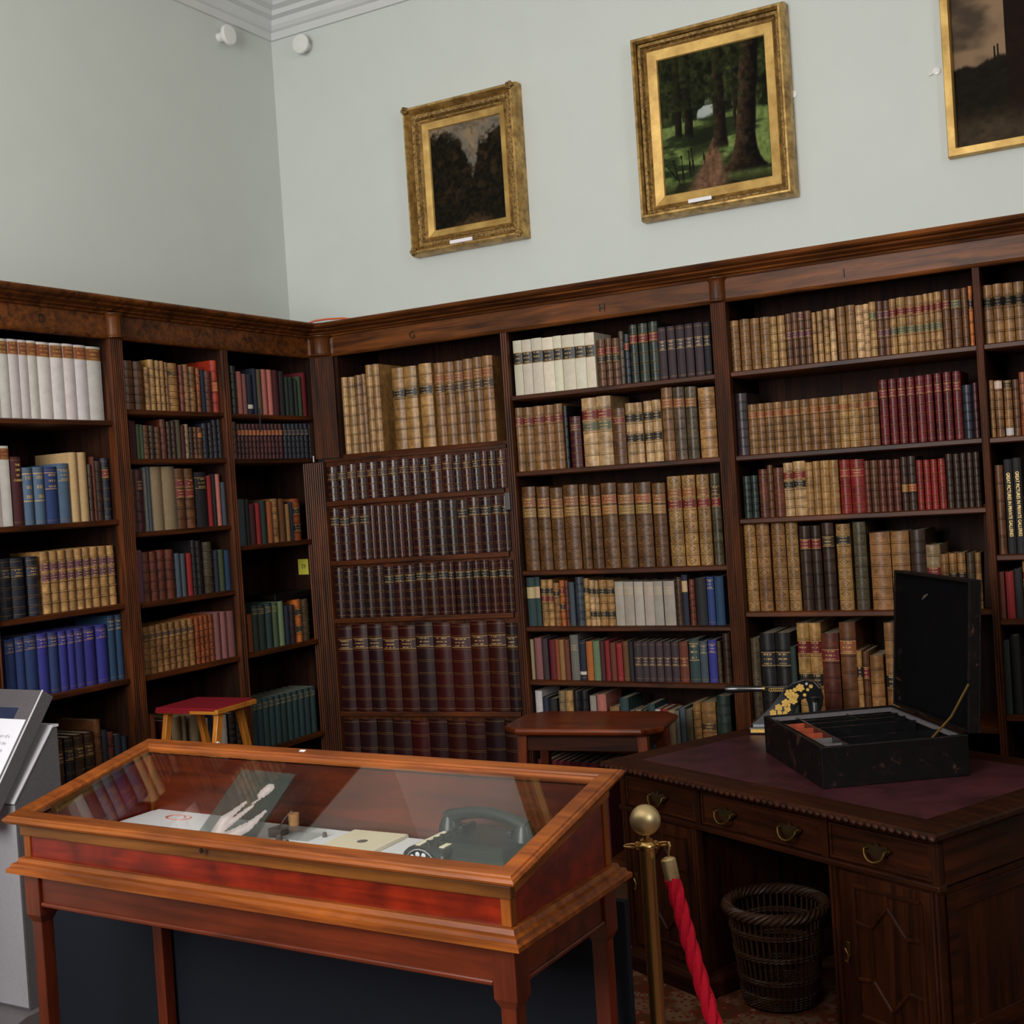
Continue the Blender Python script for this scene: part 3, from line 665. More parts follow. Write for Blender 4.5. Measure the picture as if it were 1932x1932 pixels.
row('h', 4, 'R', 'G', wh_, '177,205,190,bg.l 212,265,180,ro.l 268,313,185,pu.l 325,372,195,cm.l 375,402,192,ru.l 403,440,193,tn.l 440,480,193,rb.l 487,550,157,gy.l:=22-34 555,605,198,nv.lg:w78-86 610,660,207,og.l 663,715,203,lg.l 717,752,205,mr.l 757,793,200,rd.l 797,840,217,rb.l 845,890,220,rd.lg 895,938,205,br.lg 940,975,208,bk.l 980,1038,208,pu.lg:=40-60 1040,1090,208,pu.lg:=40-60 1093,1145,208,pu.lg:=40-60 1150,1205,208,pu.lg:=40-60 1210,1265,208,pu.lg:=40-60 1270,1328,208,pu.lg:=40-60 1332,1400,210,rb.lg:=40-60 1408,1487,188,te.lg:=10-50 1492,1550,205,sl.lg:=10-30 1558,1622,195,bv.lg:=10-30 1628,1658,205,sp.c5 1672,1730,145,db.c5')
row('h', 5, 'R', 'G', wh_, '197,250,590,wh.l:d58-98 255,300,640,nv.l 303,365,650,bk.l 378,428,590,bg.c4:d60-80 430,486,590,lt.c4:d60-80 488,544,592,bk.c5 546,605,590,bk.c5 622,670,628,gw.l 675,745,617,pk.l 775,850,715,tn.l 852,920,645,te.l 937,975,740,gy.l 980,1022,735,bg.l 1026,1066,735,te.l 1070,1126,690,te.l 1131,1170,735,wh.l 1172,1227,730,rd.l 1230,1283,740,bg.l 1285,1316,745,gy.l 1320,1362,720,sl.l 1365,1418,735,ol.l 1420,1478,680,tn.c5 1482,1592,680,tn.c4:d38-52 1597,1705,630,dg.c5', 't')
row('h', 6, 'R', 'G', wh_, '213,258,1120,cm.l 262,322,1128,cm.l 326,370,1130,cm.l 372,420,1135,cm.l 422,470,1138,cm.l 472,540,1142,cm.l 542,606,1147,cm.l 608,680,1152,cm.l 682,750,1158,cm.l', 't', .10)
wi = '# shelf under letter I'
row('i', 0, 'R', 'H', wi, '160,215,530,tn.c8g 222,280,520,tn.c8g 285,340,515,tn.c8g 345,403,507,tn.c8g 405,445,505,lt.c5 450,495,498,lt.c5 500,535,488,br.c5:p38-48 537,573,480,br.c5:p38-48 575,612,475,br.c5:p8-20/p38-48 615,655,470,br.c5:p38-48 660,685,480,lt.c4 690,722,473,lt.c4 728,760,462,lt.c5 765,800,457,cr.c4 810,860,445,tn.c5g 865,920,435,tn.c5g 925,970,435,cr.c5 972,1005,428,cr.c6 1007,1048,415,lt.c5:g20-30 1052,1090,412,br.c5:p24-36/p60-72 1092,1128,408,br.c5:p24-36/p60-72 1130,1168,398,lt.c5:r22-30/g44-56 1172,1225,388,lt.c5:r22-30/g44-56 1228,1282,382,lt.c5:r22-30/g44-56 1285,1332,375,lt.c5:r22-30/g44-56 1335,1367,367,lt.c5:r22-30/g44-56 1370,1400,362,lt.c5:r22-30/g44-56 1402,1445,354,lt.c5:r22-30/g44-56 1450,1495,342,br.c5g:r18-30 1500,1562,338,br.c5g:g22-32 1567,1605,330,br.c5g 1610,1635,320,og.c4:k22-34')
row('i', 1, 'R', 'H', wi, '195,268,970,pu.c6 272,324,1037,tn.c6:n14-25 326,371,1032,tn.c6:n14-25 373,424,1027,tn.c6:n14-25 426,477,1022,tn.c6:n14-25 479,539,1017,tn.c6:n14-25 541,584,1011,tn.c6:n14-25 586,642,1006,tn.c6:n14-25 644,699,1000,tn.c6:n14-25 701,764,994,tn.c6:n14-25 766,822,988,tn.c6:n14-25 824,877,982,lt.c6:n14-25 879,942,976,lt.c6:n14-25 944,999,970,tn.c6:n14-25 1001,1060,962,tn.c6:n14-25 1070,1120,888,cm.c6g:=18-32 1128,1175,882,cm.c6g:=18-32 1182,1230,876,cm.c6g:=18-32 1237,1285,870,cm.c6g:=18-32 1292,1345,863,cm.c6g:=18-32 1350,1395,855,cm.c6g:=18-32 1405,1450,848,cm.c6g:=18-32 1460,1508,840,cm.c6g:=18-32 1518,1567,835,cm.c6g:=18-32 1570,1633,918,nv.c5 1635,1668,905,mr.c5')
row('i', 2, 'R', 'I', wi, '118,168,270,dg.c5 172,215,265,dg.c5 222,280,225,rb.c5g 282,317,198,br.c5 319,382,215,rb.c5g 385,445,183,cr.c5:r20-30/k38-48 447,525,172,cr.c5:r20-30/k38-48 527,573,180,lt.c6g 577,622,172,lt.c6g 625,680,168,lt.c6g 682,740,165,lt.c6g 748,815,163,rd.c5g:=20-30 818,907,160,rd.c5g:=20-30 910,945,170,rb.c6 948,997,167,br.c6 1000,1043,165,rb.c6 1047,1088,163,rb.c6 1092,1140,160,rb.c6 1147,1188,145,db.c5:y50-64 1190,1243,140,db.c5:o50-64 1248,1288,165,rd.c6g 1295,1335,163,rd.c6g 1340,1382,160,rd.c6g 1388,1433,155,rd.c6g 1440,1482,125,db.c6 1488,1530,125,db.c6 1535,1572,120,db.c6 1578,1614,117,db.c6 1618,1660,113,db.c6')
row('i', 3, 'R', 'I', wi, '140,213,583,lt.c7 220,303,575,tn.c7 318,405,570,tn.c7 412,488,567,lt.c7 500,570,593,db.c6:r18-30 575,637,590,db.c6:r18-30 645,722,572,db.c6:d14-26 738,828,580,lt.c7:k16-28 848,930,567,ol.c7')
row('i', 3, 'R', 'I', 'fourth shelf behind raised box lid', '922,1054,635,tn.c6 1060,1178,627,tn.c6 1184,1284,618,db.c6 1290,1380,715,bg.c5:r38-50 1386,1437,775,tn.c5 1441,1491,770,tn.c5:k34-46 1495,1547,765,tn.c5:k34-46 1555,1605,765,sp.c5 1610,1648,765,tn.c5', 't')
row('i', 4, 'R', 'J', wi, '265,322,495,sp.c5 325,413,465,bk.c4:=24-34 416,507,463,bk.c4:=24-34 509,545,545,dg.l 547,620,403,lt.c5:r19-31/k49-60 622,692,403,lt.c5:r19-31/k49-60 697,801,465,rb.c5:r20-30 804,903,400,br.c5:n22-34 906,945,570,lt.c4:k25-35 950,988,575,br.c4:r25-35 992,1072,600,tn.c4 1076,1152,402,tn.c5:k50-60', 't')
wj = '# shelf of the rightmost bay'
row('j', 0, 'R', 'H', wj, '1695,1755,315,tn.c4:d20-30/k32-44 1758,1815,305,tn.c4:d20-30/k32-44 1818,1880,300,tn.c4:d20-30/k32-44 1884,1945,292,tn.c4:d20-30/k32-44')
row('j', 1, 'R', 'H', wj, '1735,1764,890,tn.c5 1768,1816,890,tn.c5:w4-24 1824,1872,890,tn.c5:d4-14/w84-94 1878,1916,885,br.c5 1920,1965,840,ru.c5')
row('j', 2, 'R', 'I', wj, '1770,1825,198,br.c4 1832,1886,160,bk.l 1890,1944,150,bk.l')
row('j', 3, 'R', 'I', wj, '1770,1818,890,rb.l 1826,1880,890,rd.l 1884,1935,870,bk.l')
row('j', 4, 'R', 'J', wj, '1790,1840,510,dg.l 1845,1900,480,bk.l', 't')
# volumes that carry on along shelves past the edge of the view
NV = len(BOOKS)
def filler(plane, key, n, q0, q1):
    q = q0
    while q < q1-.05:
        w = rnd.uniform(.022, .05)
        BOOKS.append(dict(pl=plane, q=q+w/2, z=SH[key][n], w=w, h=rnd.uniform(.18, .245), st=parse(rnd.choice(['tn.c5', 'br.c5', 'db.c5', 'rb.c5', 'nv.l', 'dg.l', 'lt.c5:r20-30'])), label='', group='', row='x', area=-1)); q += w+.001
ends = {}
for b_ in BOOKS: ends.setdefault(b_['row'], []).append((b_['q']-b_['w']/2, b_['q']+b_['w']/2))
for n in range(4): filler('R', 'j', n, max(e[1] for e in ends['j%d' % n])+.003, 4.07)
for n in range(5): filler('L', 'a', n, -2.55, -2.0)

def book_xf(b_):
    if b_['pl'] == 'L': return Matrix.Translation((-SPY, b_['q'], b_['z'])) @ Matrix.Rotation(R(90), 4, 'Z')
    return Matrix.Translation((b_['q'], SPY, b_['z']))
order = sorted(range(len(BOOKS)), key=lambda i: -BOOKS[i]['area'])
single = set(order[:300])
rest = MB(); RM = ['leather', 'cloth', 'vellum', 'gilt_line', 'page_edges', 'title_label']
NAMED = {}
for i, b_ in enumerate(BOOKS):
    st = b_['st']; w, h = b_['w'], b_['h']; d = min(.27, .55*h+.05, .31)
    c = srgb(PAL[st[0]][0]); j = rnd.uniform(.86, 1.12)
    col = tuple(min(1, x*j*rnd.uniform(.97, 1.03)*GAIN[st[1]]) for x in c)+((.25 if (st[1] == 'c' and (st[2] >= 7 or st[0] in ('sp', 'ol')) and b_['row'] != 'g0') else .7 if st[1] == 'c' and st[2] == 6 else 1),)
    mname = KIND[st[1]][0]
    if i in single:
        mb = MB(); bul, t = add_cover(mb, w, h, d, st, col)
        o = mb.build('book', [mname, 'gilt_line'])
        o.matrix_world = book_xf(b_)
        tag(o, b_['label'], 'book', b_['group'])
        pm = MB(); add_pages(pm, w, h, d, bul, t); pm.build('page_block', 'page_edges', o)
        for q, f0, f1 in st[4]:
            lm = MB(); lc = col[:3]+(1,) if q == '=' else tuple(x*rnd.uniform(.6, .8) for x in srgb(LAB[q][0]))+(1,)
            add_label(lm, w, h, f0, f1, bul, lc, st[2]); lm.build('title_label', 'title_label', o)
        NAMED[(b_['row'], round(b_['q'], 2))] = o; b_['obj'] = o
    else:
        rest.M = book_xf(b_); k = RM.index(mname); rest.mat = k
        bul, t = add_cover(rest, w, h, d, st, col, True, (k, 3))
        rest.mat = 4; rest.col = (.5, .45, .38, 1); add_pages(rest, w, h, d, bul, t)
        rest.mat = 5
        for q, f0, f1 in st[4]:
            add_label(rest, w, h, f0, f1, bul, col if q == '=' else tuple(x*.7 for x in srgb(LAB[q][0]))+(1,), st[2])
        rest.mat = 0
o = rest.build('small_books', RM)
o['label'] = 'remaining small and half hidden books filling out the shelves'; o['category'] = 'books'; o['kind'] = 'stuff'
print('BOOKS', NV, len(BOOKS))
# lettering large enough to read
for b_ in BOOKS:
    if b_['row'] == 'j2' and 'black' in b_['label'] and 'obj' in b_:
        text_mesh('GREAT PICTURES IN PRIVATE GALLERIES', min(.030, b_['w']*.62), 'gold_text', b_['obj'], (0, -.0012, b_['h']*.52), (R(90), R(90), 0), 'lettering', sx=b_['h']*.80/(min(.030, b_['w']*.62)*21.3))
    if b_['row'] == 'a1' and b_['label'].startswith('maroon') and 'obj' in b_:
        for q, s in enumerate(('THE', 'LIFE', 'OF', 'CHRIST')):
            text_mesh(s, .012, 'gold_text', b_['obj'], (0, -.0012, b_['h']*(.88-.075*q)), (R(90), 0, 0), 'lettering')
# book lying flat on top of the green volumes in the corner bay
zt_ = 1.1045+max(b_['h'] for b_ in BOOKS if b_['row'] == 'c3' and -.36 < b_['q'] < -.06)
tag(bx('book', 'box_leather', (-.25, -.36, zt_), (-.05, -.06, zt_+.032), bevel=.003), 'dark book lying flat on upright green books in left corner bay', 'book', 'books on the fourth shelf of left corner bay')
# wide grey folio leaning behind the right end of the fourth shelf under I
o = bx('book', 'plank_wood_z', (0, 0, 0), (.028, .26, .40), bevel=.003); o.location = (max(b_['q']+b_['w']/2 for b_ in BOOKS if b_['row'] == 'i3')+.002, .05, 1.2035); o.rotation_euler[1] = R(2.5)
tag(o, 'thin tall brown board book leaning at right end of fourth shelf under letter I', 'book')
# ribbon markers hanging over the shelf edge
for px, py0, py1 in ((488, 772, 815), (590, 862, 872)):
    a = on_x(px, py0, .004); b2 = on_x(px, py1, .004)
    tag(MB().box((.0075, a.y-.004, b2.z), (.0090, a.y+.004, a.z+.004)).build('bookmark_ribbon', 'ink' if py1-py0 > 20 else 'paper'), ('dark' if py1-py0 > 20 else 'short white')+' ribbon marker hanging over shelf edge in left corner bay', 'ribbon')

# ================================================================== JIB DOOR with sham spines
dr = thing('jib_door', 'hidden door ajar, disguised with rows of dark red sham book spines', 'door', (1.066, 0, 0), R(5))
sh = .012
bx('door_panel', 'case_wood_z', (-.984, .012, .02), (-.003, .045, 1.978), dr)
bx('top_rail', 'case_wood_x', (-.984, .0, 1.972), (-.003, .04, 1.984), dr)
reeded(MB(), -1.108, -.985, .02, 1.972, 10, .04, -.008).build('fluted_pilaster', 'case_wood_z', dr)
for zt in (1.79, 1.497, 1.215, .757, .29):
    bx('shelf_edge', 'case_wood_x', (-.984, -.006, zt-.026), (-.003, .012, zt-.002), dr, .003).rotation_euler[1] = -sh
rowsd = [(1.79, 1.966, [215, 300, 385, 470, 552, 645, 735, 825, 912, 998, 1083, 1180, 1268, 1340, 1418, 1492, 1548, 1612, 1690], 4, 0),
         (1.497, 1.758, [236, 313, 395, 475, 558, 605, 660, 718, 770, 825, 885, 972, 1058, 1148, 1230, 1312, 1400, 1485, 1560, 1615], 5, 1),
         (1.215, 1.466, [277, 357, 440, 520, 600, 680, 760, 840, 925, 1010, 1095, 1178, 1225, 1305, 1360, 1420, 1480, 1545, 1600, 1655], 5, 2),
         (.757, 1.184, [340, 460, 585, 700, 828, 960, 1095, 1228, 1375, 1500, 1632, 1715], 6, 0),
         (.29, .728, [372, 500, 635, 760, 900, 1035, 1170, 1308, 1445, 1585, 1715], 5, 3)]
for z0, z1, xs_, nb, lk in rowsd:
    lo, hi = xs_[0], xs_[-1]
    for k in range(len(xs_)-1):
        xa = -.98+.973*(xs_[k]-lo)/(hi-lo); xb = -.98+.973*(xs_[k+1]-lo)/(hi-lo); w = xb-xa-.003; xm = (xa+xb)/2
        h = (z1-z0)*rnd.uniform(.95, .995); mb = MB()
        base = rnd.choice([(44, 14, 13), (40, 14, 16), (52, 16, 12), (36, 15, 16)])
        col = tuple(q*rnd.uniform(.8, 1.25) for q in srgb(base))+(1,)
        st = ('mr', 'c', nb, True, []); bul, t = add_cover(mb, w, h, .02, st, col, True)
        # sham spines are strongly rounded
        for v in mb.v: v.y -= 0
        o = mb.build('book_spine', ['spine_gloss', 'gilt_line'], dr, loc=(xm, -.0095, z0+sh*xm))
        if (lk == 1 and (k < 4 or k > 13)) or (lk == 2 and k > 4) or False:
            lm = MB(); add_label(lm, w, h, .20, .33, bul, rgba((18, 17, 20)), nb); lm.build('title_label', 'title_label', o)
        elif lk == 0:
            lm = MB(); add_label(lm, w, h, .22, .34, bul, tuple(q*.9 for q in col[:3])+(1,), nb); lm.build('title_label', 'title_label', o)
hz = MB().box((-.02, -.014, 1.685), (.006, .0, 1.765)); hz.build('hinge_plate', 'grey_metal', dr, .002)

# ================================================================== PICTURES
def fbm(x, y, seed, oct=4):
    v = 0; a = .5
    for k in range(oct):
        s = seed*13.7+k*5.1
        xi, yi = math.floor(x), math.floor(y); fx, fy = x-xi, y-yi
        def hsh(i, j):
            q = math.sin(i*127.1+j*311.7+s*74.7)*43758.5453; return q-math.floor(q)
        fx = fx*fx*(3-2*fx); fy = fy*fy*(3-2*fy)
        v += a*((hsh(xi, yi)*(1-fx)+hsh(xi+1, yi)*fx)*(1-fy)+(hsh(xi, yi+1)*(1-fx)+hsh(xi+1, yi+1)*fx)*fy)
        x *= 2.03; y *= 2.03; a *= .5
    return v/(1-.5**oct)
def mix(a, b, t):
    t = max(0, min(1, t)); return tuple(p+(q-p)*t for p, q in zip(a, b))
def sst(a, b, x):
    t = max(0, min(1, (x-a)/(b-a))); return t*t*(3-2*t)
def wood_path(u, v):        # dark wooded lane, glimpse of sky above; v up
    n = fbm(u*9, v*11, 1); m = fbm(u*30, v*34, 2, 3); n2 = fbm(u*20, v*22, 4, 3)
    sky = mix((88, 92, 90), (150, 122, 92), fbm(u*5, v*5, 3)*1.5-.35)
    sky = mix(sky, (70, 64, 52), .45*sst(.45, .7, n2))
    edge = .93-.26*math.exp(-((u-.58)/.09)**2)-.16*math.exp(-((u-.55)/.20)**2)-.05*sst(.5, .9, u)+.20*(n-.5)+.12*(n2-.5)
    tree = mix((14, 13, 9), (44, 34, 20), (m-.3)*1.5)
    tree = mix(tree, (66, 48, 28), .55*sst(.52, .72, n)*sst(.12, .4, v))
    c = mix(tree, sky, sst(edge-.04, edge+.05, v))
    path = sst(.15, .02, v+abs(u-.58)*.30)
    return mix(c, mix((60, 42, 28), (118, 84, 56), m), path*.65)
def park_path(u, v):        # avenue: path between trees, big trunk right, meadow left
    n = fbm(u*8, v*9, 5); m = fbm(u*34, v*36, 6, 3); n2 = fbm(u*18, v*19, 7, 3)
    c = mix((16, 20, 9), (78, 84, 44), m*1.1-.12+.5*(n2-.5))            # foliage
    c = mix(c, (12, 14, 8), sst(.42, .66, n)*.75)
    gap = sst(.58, .66, fbm(u*11+3, v*11, 8, 3))*sst(.48, .52, v)*sst(.66, .60, v)
    c = mix(c, (176, 184, 182), gap*.85*sst(.30, .22, abs(u-.30)))
    c = mix(c, (140, 148, 140), .8*sst(.56, .64, n2)*sst(.06, .04, abs(u-.72))*sst(.55, .58, v)*sst(.72, .66, v))
    if v < .54:
        g = mix((70, 88, 42), (128, 142, 82), m*1.1-.05)
        sh = sst(.46, .62, fbm(u*3, v*13, 9))
        g = mix(g, (24, 32, 18), sh*.85)
        g = mix(g, (22, 26, 14), .8*sst(.14, .05, abs(v-.36-.25*(u-.4)))*sst(.16, .3, u)*sst(.62, .5, u))
        c = mix(c, g, sst(.54+.05*(n2-.5), .50+.05*(n2-.5), v))
    px = .42+.07*v/.34; wd = .20*(1-v/.38)**1.3+.015
    if v < .36: c = mix(c, mix((70, 50, 36), (132, 98, 74), m*1.2-.1), sst(wd*1.4, wd*.5, abs(u-px+.03*(n2-.5))))
    def trunk(cx, w, lo, col0, col1, lean=0, flare=0, side=1):
        nonlocal c
        if v > lo-.05:
            x = cx+lean*(v-.5)+.02*(n-.5); ww = w*(1+flare*math.exp(-max(0, v-lo)/.08))
            k = sst(ww*1.05, ww*.88, abs(u-x))*sst(lo-.05, lo, v)
            c = mix(c, mix(col0, col1, m*.7+.45*side*((x-u)/max(ww, .001))-.1), k)
    trunk(.16, .035, .43, (18, 15, 11), (46, 38, 26)); trunk(.26, .04, .42, (14, 13, 10), (46, 38, 26))
    trunk(.55, .055, .30, (18, 14, 10), (74, 58, 40), .02, .3)
    trunk(.69, .014, .42, (26, 22, 15), (62, 54, 38))
    trunk(.80, .09, .10, (12, 9, 7), (92, 70, 46), .12, 1.5)
    if v > .60: c = mix(c, mix((14, 17, 8), (50, 56, 28), m), .75*sst(.40, .56, n2+.12*(v-.6))*sst(.2, .1, max(0, u-.66)))
    for x0, x1, y0, y1 in ((.02, .12, .22, .10), (.09, .14, .25, .06), (.17, .18, .27, .08), (.24, .25, .30, .10), (.27, .28, .31, .14), (.38, .39, .27, .18)):
        t = (v-y1)/(y0-y1)
        if 0 <= t <= 1 and abs(u-(x1+(x0-x1)*t)) < .006: c = (18, 16, 12)
    if v < .12: c = mix(c, (26, 24, 14), .75*sst(.12, .0, v)*sst(.10, .25, abs(u-.40)))
    return c
def dusk_tower(u, v):       # dusk sky, dark tower and treeline over still ground
    n = fbm(u*5, v*6, 11); m = fbm(u*40, v*40, 12, 3)
    sky = mix((66, 56, 46), (150, 122, 94), sst(.30, .62, n)*.75+.5*u)
    line = .46+.03*(fbm(u*22, 1, 13)-.5)*2+.05*sst(.05, .30, u)
    dark = mix((18, 15, 11), (34, 28, 20), m)
    c = mix(dark, sky, sst(line-.012, line+.012, v))
    if .205 < u < .45 and v < .83+.012*(1 if math.sin(u*160) > 0 else 0): c = mix((22, 14, 11), (36, 24, 18), m)
    for x in (.165, .178):
        if abs(u-x) < .003 and v < line+.06: c = dark
    if v < .24: c = mix(c, mix((48, 40, 30), (82, 68, 50), m), sst(.24, .08, v)*.85)
    return c
def picture(x0, x1, z0, z1, label, fn, wmould, wslip, kind, nu, nv, plate, dep=.085):
    t = thing('framed_painting', label, 'painting', ((x0+x1)/2, YB, z0), 0, None)
    w, h = (x1-x0)/2, z1-z0; r = [(-w, 0), (-w, h), (w, h), (w, 0)]
    def ring(prof, mat, name, inset):
        # frame lies in the xz plane: sweep in (x,z) then stand it up
        mb = MB(); mb.smooth = kind != 'flat'
        P = [(-w+inset, inset), (-w+inset, h-inset), (w-inset, h-inset), (w-inset, inset)]
        mb.M = Matrix(((1, 0, 0, 0), (0, 0, -1, 0), (0, 1, 0, 0), (0, 0, 0, 1)))
        mb.sweep(prof, P, True); return mb.build(name, mat, t, angle=30)
    if kind == 'ornate':
        W = wmould
        ring([(0, .002), (0, dep*.55), (.004, dep*.8), (.014, dep), (.022, dep), (.030, dep*.8), (W*.42, dep*.62), (W*.42, .002)], 'gilt_smooth', 'outer_moulding', 0)
        ring([(0, .002), (0, dep*.58), (W*.12, dep*.66), (W*.3, dep*.62), (W*.42, dep*.42), (W*.48, dep*.40), (W*.48, .002)], 'gilt_ornate', 'carved_moulding', W*.40)
        ring([(0, .002), (0, dep*.42), (.005, dep*.5), (.010, dep*.42), (.010, .002)], 'gilt_smooth', 'bead_moulding', W*.88)
    else:
        ring([(0, .002), (0, dep*.8), (.004, dep), (wmould-.004, dep), (wmould, dep*.7), (wmould, .002)], 'gilt_flat', 'frame_moulding', 0)
    ins = wmould if kind != 'ornate' else wmould*.88+.010
    if wslip:
        ring([(0, .002), (0, dep*.36), (wslip-.004, dep*.26), (wslip, dep*.18), (wslip, .002)], 'gilt_flat', 'slip', ins); ins += wslip
    mb = MB(); yy = -dep*.14
    base = mb.av([(-w+ins+(2*w-2*ins)*i/nu, yy, ins+(h-2*ins)*j/nv) for j in range(nv+1) for i in range(nu+1)])
    for j in range(nv):
        for i in range(nu):
            c = fn((i+.5)/nu, (j+.5)/nv); a = base+j*(nu+1)+i
            mb.face((a, a+1, a+nu+2, a+nu+1), None, srgb(tuple(max(0, min(255, q)) for q in c))+(1,))
    mb.build('canvas', 'painted', t)
    if plate: 
        o = bx('nameplate', 'paper', (plate[0]-plate[1]/2, -dep*.80, plate[2]), (plate[0]+plate[1]/2, -dep*.70, plate[2]+.016), t)
    bx('backing', 'plank_wood_z', (-w+.02, -.003, .02), (w-.02, -.0005, h-.02), t)
    return t
t1 = picture(.385, 1.042, 2.992, 3.742, 'small gilt framed painting of dark wooded lane, nearest the corner', wood_path, .088, .036, 'ornate', 90, 110, (-.03, .13, .03))
t2 = picture(1.650, 2.372, 2.963, 3.795, 'gilt framed painting of park path beneath large tree trunks', park_path, .062, .046, 'ornate', 130, 150, (-.07, .11, .045))
t3 = picture(3.002, 4.05, 3.006, 3.78, 'plain gilt framed painting of dusk sky with dark castle tower', dusk_tower, .036, 0, 'flat', 150, 110, (-.22, .14, .008), .045)
# carved corner leaves on the first frame
for sx in (-1, 1):
    for z in (.02, .73):
        mb = MB(); mb.smooth = True
        for k in range(5):
            a = k*1.25; cx, cz = sx*(.305+.012*math.cos(a)), z+.012*math.sin(a)
            mb.lathe([(.001, -.012), (.008, -.009), (.011, 0), (.008, .009), (.001, .012)], (cx, -.080, cz), 8, 'y')
        mb.build('corner_leaf', 'gilt_ornate', t1)
# wall fixings beside the frames
for px, py, lb in ((1497, 178, 'small white wall hook right of the park path painting'), (986, 305, 'small pale wall hook right of the wooded lane painting'), (1767, 134, 'small pale wall hook left of the dusk tower painting')):
    p = on_y(px, py, YB-.004)
    mb = MB().lathe([(.002, 0), (.016, 0), (.016, .006), (.012, .008), (.002, .008)], (p.x, YB, p.z), 12, 'y').tube([(p.x-.03, YB-.006, p.z-.012), (p.x, YB-.006, p.z)], .004, 6)
    tag(mb.build('wall_hook', 'white_plastic'), lb, 'hook')
# two round sensors high on the walls
for px, py, side, lb in ((568, 83, 'R', 'round white sensor on back wall below the ceiling cornice'), (430, 66, 'L', 'round white sensor on left wall below the ceiling cornice')):
    prof = [(.001, 0), (.024, 0), (.024, .045), (.044, .05), (.052, .058), (.052, .07), (.046, .076), (.001, .078)]
    if side == 'R':
        p = on_y(px, py, YB-.06); t = thing('wall_sensor', lb, 'sensor', (p.x, YB, p.z)); MB().lathe(prof[3:], (0, 0, 0), 20, 'y').build('disc', 'white_plastic', t); MB().lathe(prof[:4], (0, 0, 0), 16, 'y').build('stem', 'white_plastic', t)
    else:
        p = on_x(px, py, XL+.06); t = thing('wall_sensor', lb, 'sensor', (XL, p.y, p.z), R(90)); MB().lathe(prof[3:], (0, 0, 0), 20, 'y').build('disc', 'white_plastic', t); MB().lathe(prof[:4], (0, 0, 0), 16, 'y').build('stem', 'white_plastic', t)

# ================================================================== DISPLAY CASE
W, DP = 1.545, .508
CASE = thing('display_case', 'glazed mahogany table display case with red veneer front panel', 'display case', (1.129, -2.863, 0), R(-1.7))
def cw(name, mat, a, b, bev=.003): return bx(name, mat, a, b, CASE, bev)
IO = .03                           # overhang of mouldings
zL0, zL1 = .868, .903              # ledge
zf, zb = .990, 1.082               # height of the sides at front / back
# legs
for lx in (IO, W-IO-.055):
    for ly in (IO, DP-IO-.055):
        mb = MB(); s = .055
        def sq(i, z): return [(lx+i, ly+i, z), (lx+s-i, ly+i, z), (lx+s-i, ly+s-i, z), (lx+i, ly+s-i, z)]
        mb.loft([sq(.010, 0), sq(.009, .735), sq(.002, .75), sq(0, .755), sq(0, zL0)])
        mb.build('leg', 'red_wood_z', CASE, .002)  # darker wood here puts the shade on the legs into their colour
x0, x1, y0, y1 = IO+.008, W-IO-.008, IO+.008, DP-IO-.008
for nm, a, b in (('apron', (x0+.05, y0, .785), (x1-.05, y0+.02, zL0)), ('apron', (x0+.05, y1-.02, .785), (x1-.05, y1, zL0)), ('apron', (x0, y0+.05, .785), (x0+.02, y1-.05, zL0)), ('apron', (x1-.02, y0+.05, .785), (x1, y1-.05, zL0))):
    cw(nm, 'red_wood_x', a, b, .002)
for a, b in (((x0+.048, y0-.006, .779), (x1-.048, y0+.006, .791)), ((x1-.006, y0+.048, .779), (x1+.006, y1-.048, .791)), ((x0-.006, y0+.048, .779), (x0+.006, y1-.048, .791))):
    cw('apron_bead', 'red_wood_x', a, b, .004)
# ledge moulding running round
lp = [(-.06, zL0), (0, zL0), (.0, zL0+.010), (-.008, zL0+.014), (-.010, zL0+.022), (-.020, zL0+.025), (-.024, zL1), (-.06, zL1)]
loop = [(0, 0), (0, DP), (W, DP), (W, 0)]
def outer(loop_): return loop_[::-1]         # clockwise seen from outside so that "right of travel" points outwards
mb = MB(); mb.smooth = True; mb.sweep([(o, z) for o, z in lp], outer([(0, 0), (0, DP), (W, DP), (W, 0)]), True); mb.build('ledge_moulding', 'table_wood_x', CASE, angle=30)
cw('case_floor', 'white_card', (IO+.03, IO+.03, zL1-.02), (W-IO-.03, DP-IO-.03, .922), 0)
# sides of the sloping box
sx0, sx1, sy0, sy1 = IO+.004, W-IO-.004, IO+.004, DP-IO-.004
def zt(y): return zf+(zb-zf)*(y-sy0)/(sy1-sy0)
cw('front_panel', 'panel_red', (sx0+.02, sy0+.004, zL1), (sx1-.02, sy0+.016, zf), 0)
cw('front_fascia', 'fascia_wood', (sx0-.006, sy0-.006, zf-.030), (sx1+.006, sy0+.012, zf-.002), .003)
cw('back_panel', 'red_wood_x', (sx0+.02, sy1-.014, zL1), (sx1-.02, sy1-.002, zb), 0)
for xa in (sx0+.004, sx1-.016):
    mb = MB().slab_x([(sy0+.02, zL1), (sy1-.02, zL1), (sy1-.02, zt(sy1-.02)), (sy0+.02, zt(sy0+.02))], xa, xa+.012); mb.build('side_panel', 'panel_red', CASE)
for xa in (sx0-.004, sx1-.008):
    mb = MB().slab_x([(sy0+.012, zt(sy0+.012)-.026), (sy1+.004, zt(sy1)-.026), (sy1+.004, zt(sy1)-.001), (sy0+.012, zt(sy0+.012)-.001)], xa, xa+.012); mb.build('side_fascia', 'table_wood_y', CASE, .002)
for xa in (sx0, sx1-.024):
    cw('corner_post', 'table_wood_z', (xa, sy0, zL1), (xa+.024, sy0+.024, zf+.002), .002)
    cw('corner_post', 'table_wood_z', (xa, sy1-.024, zL1), (xa+.024, sy1, zb-.004), .002)
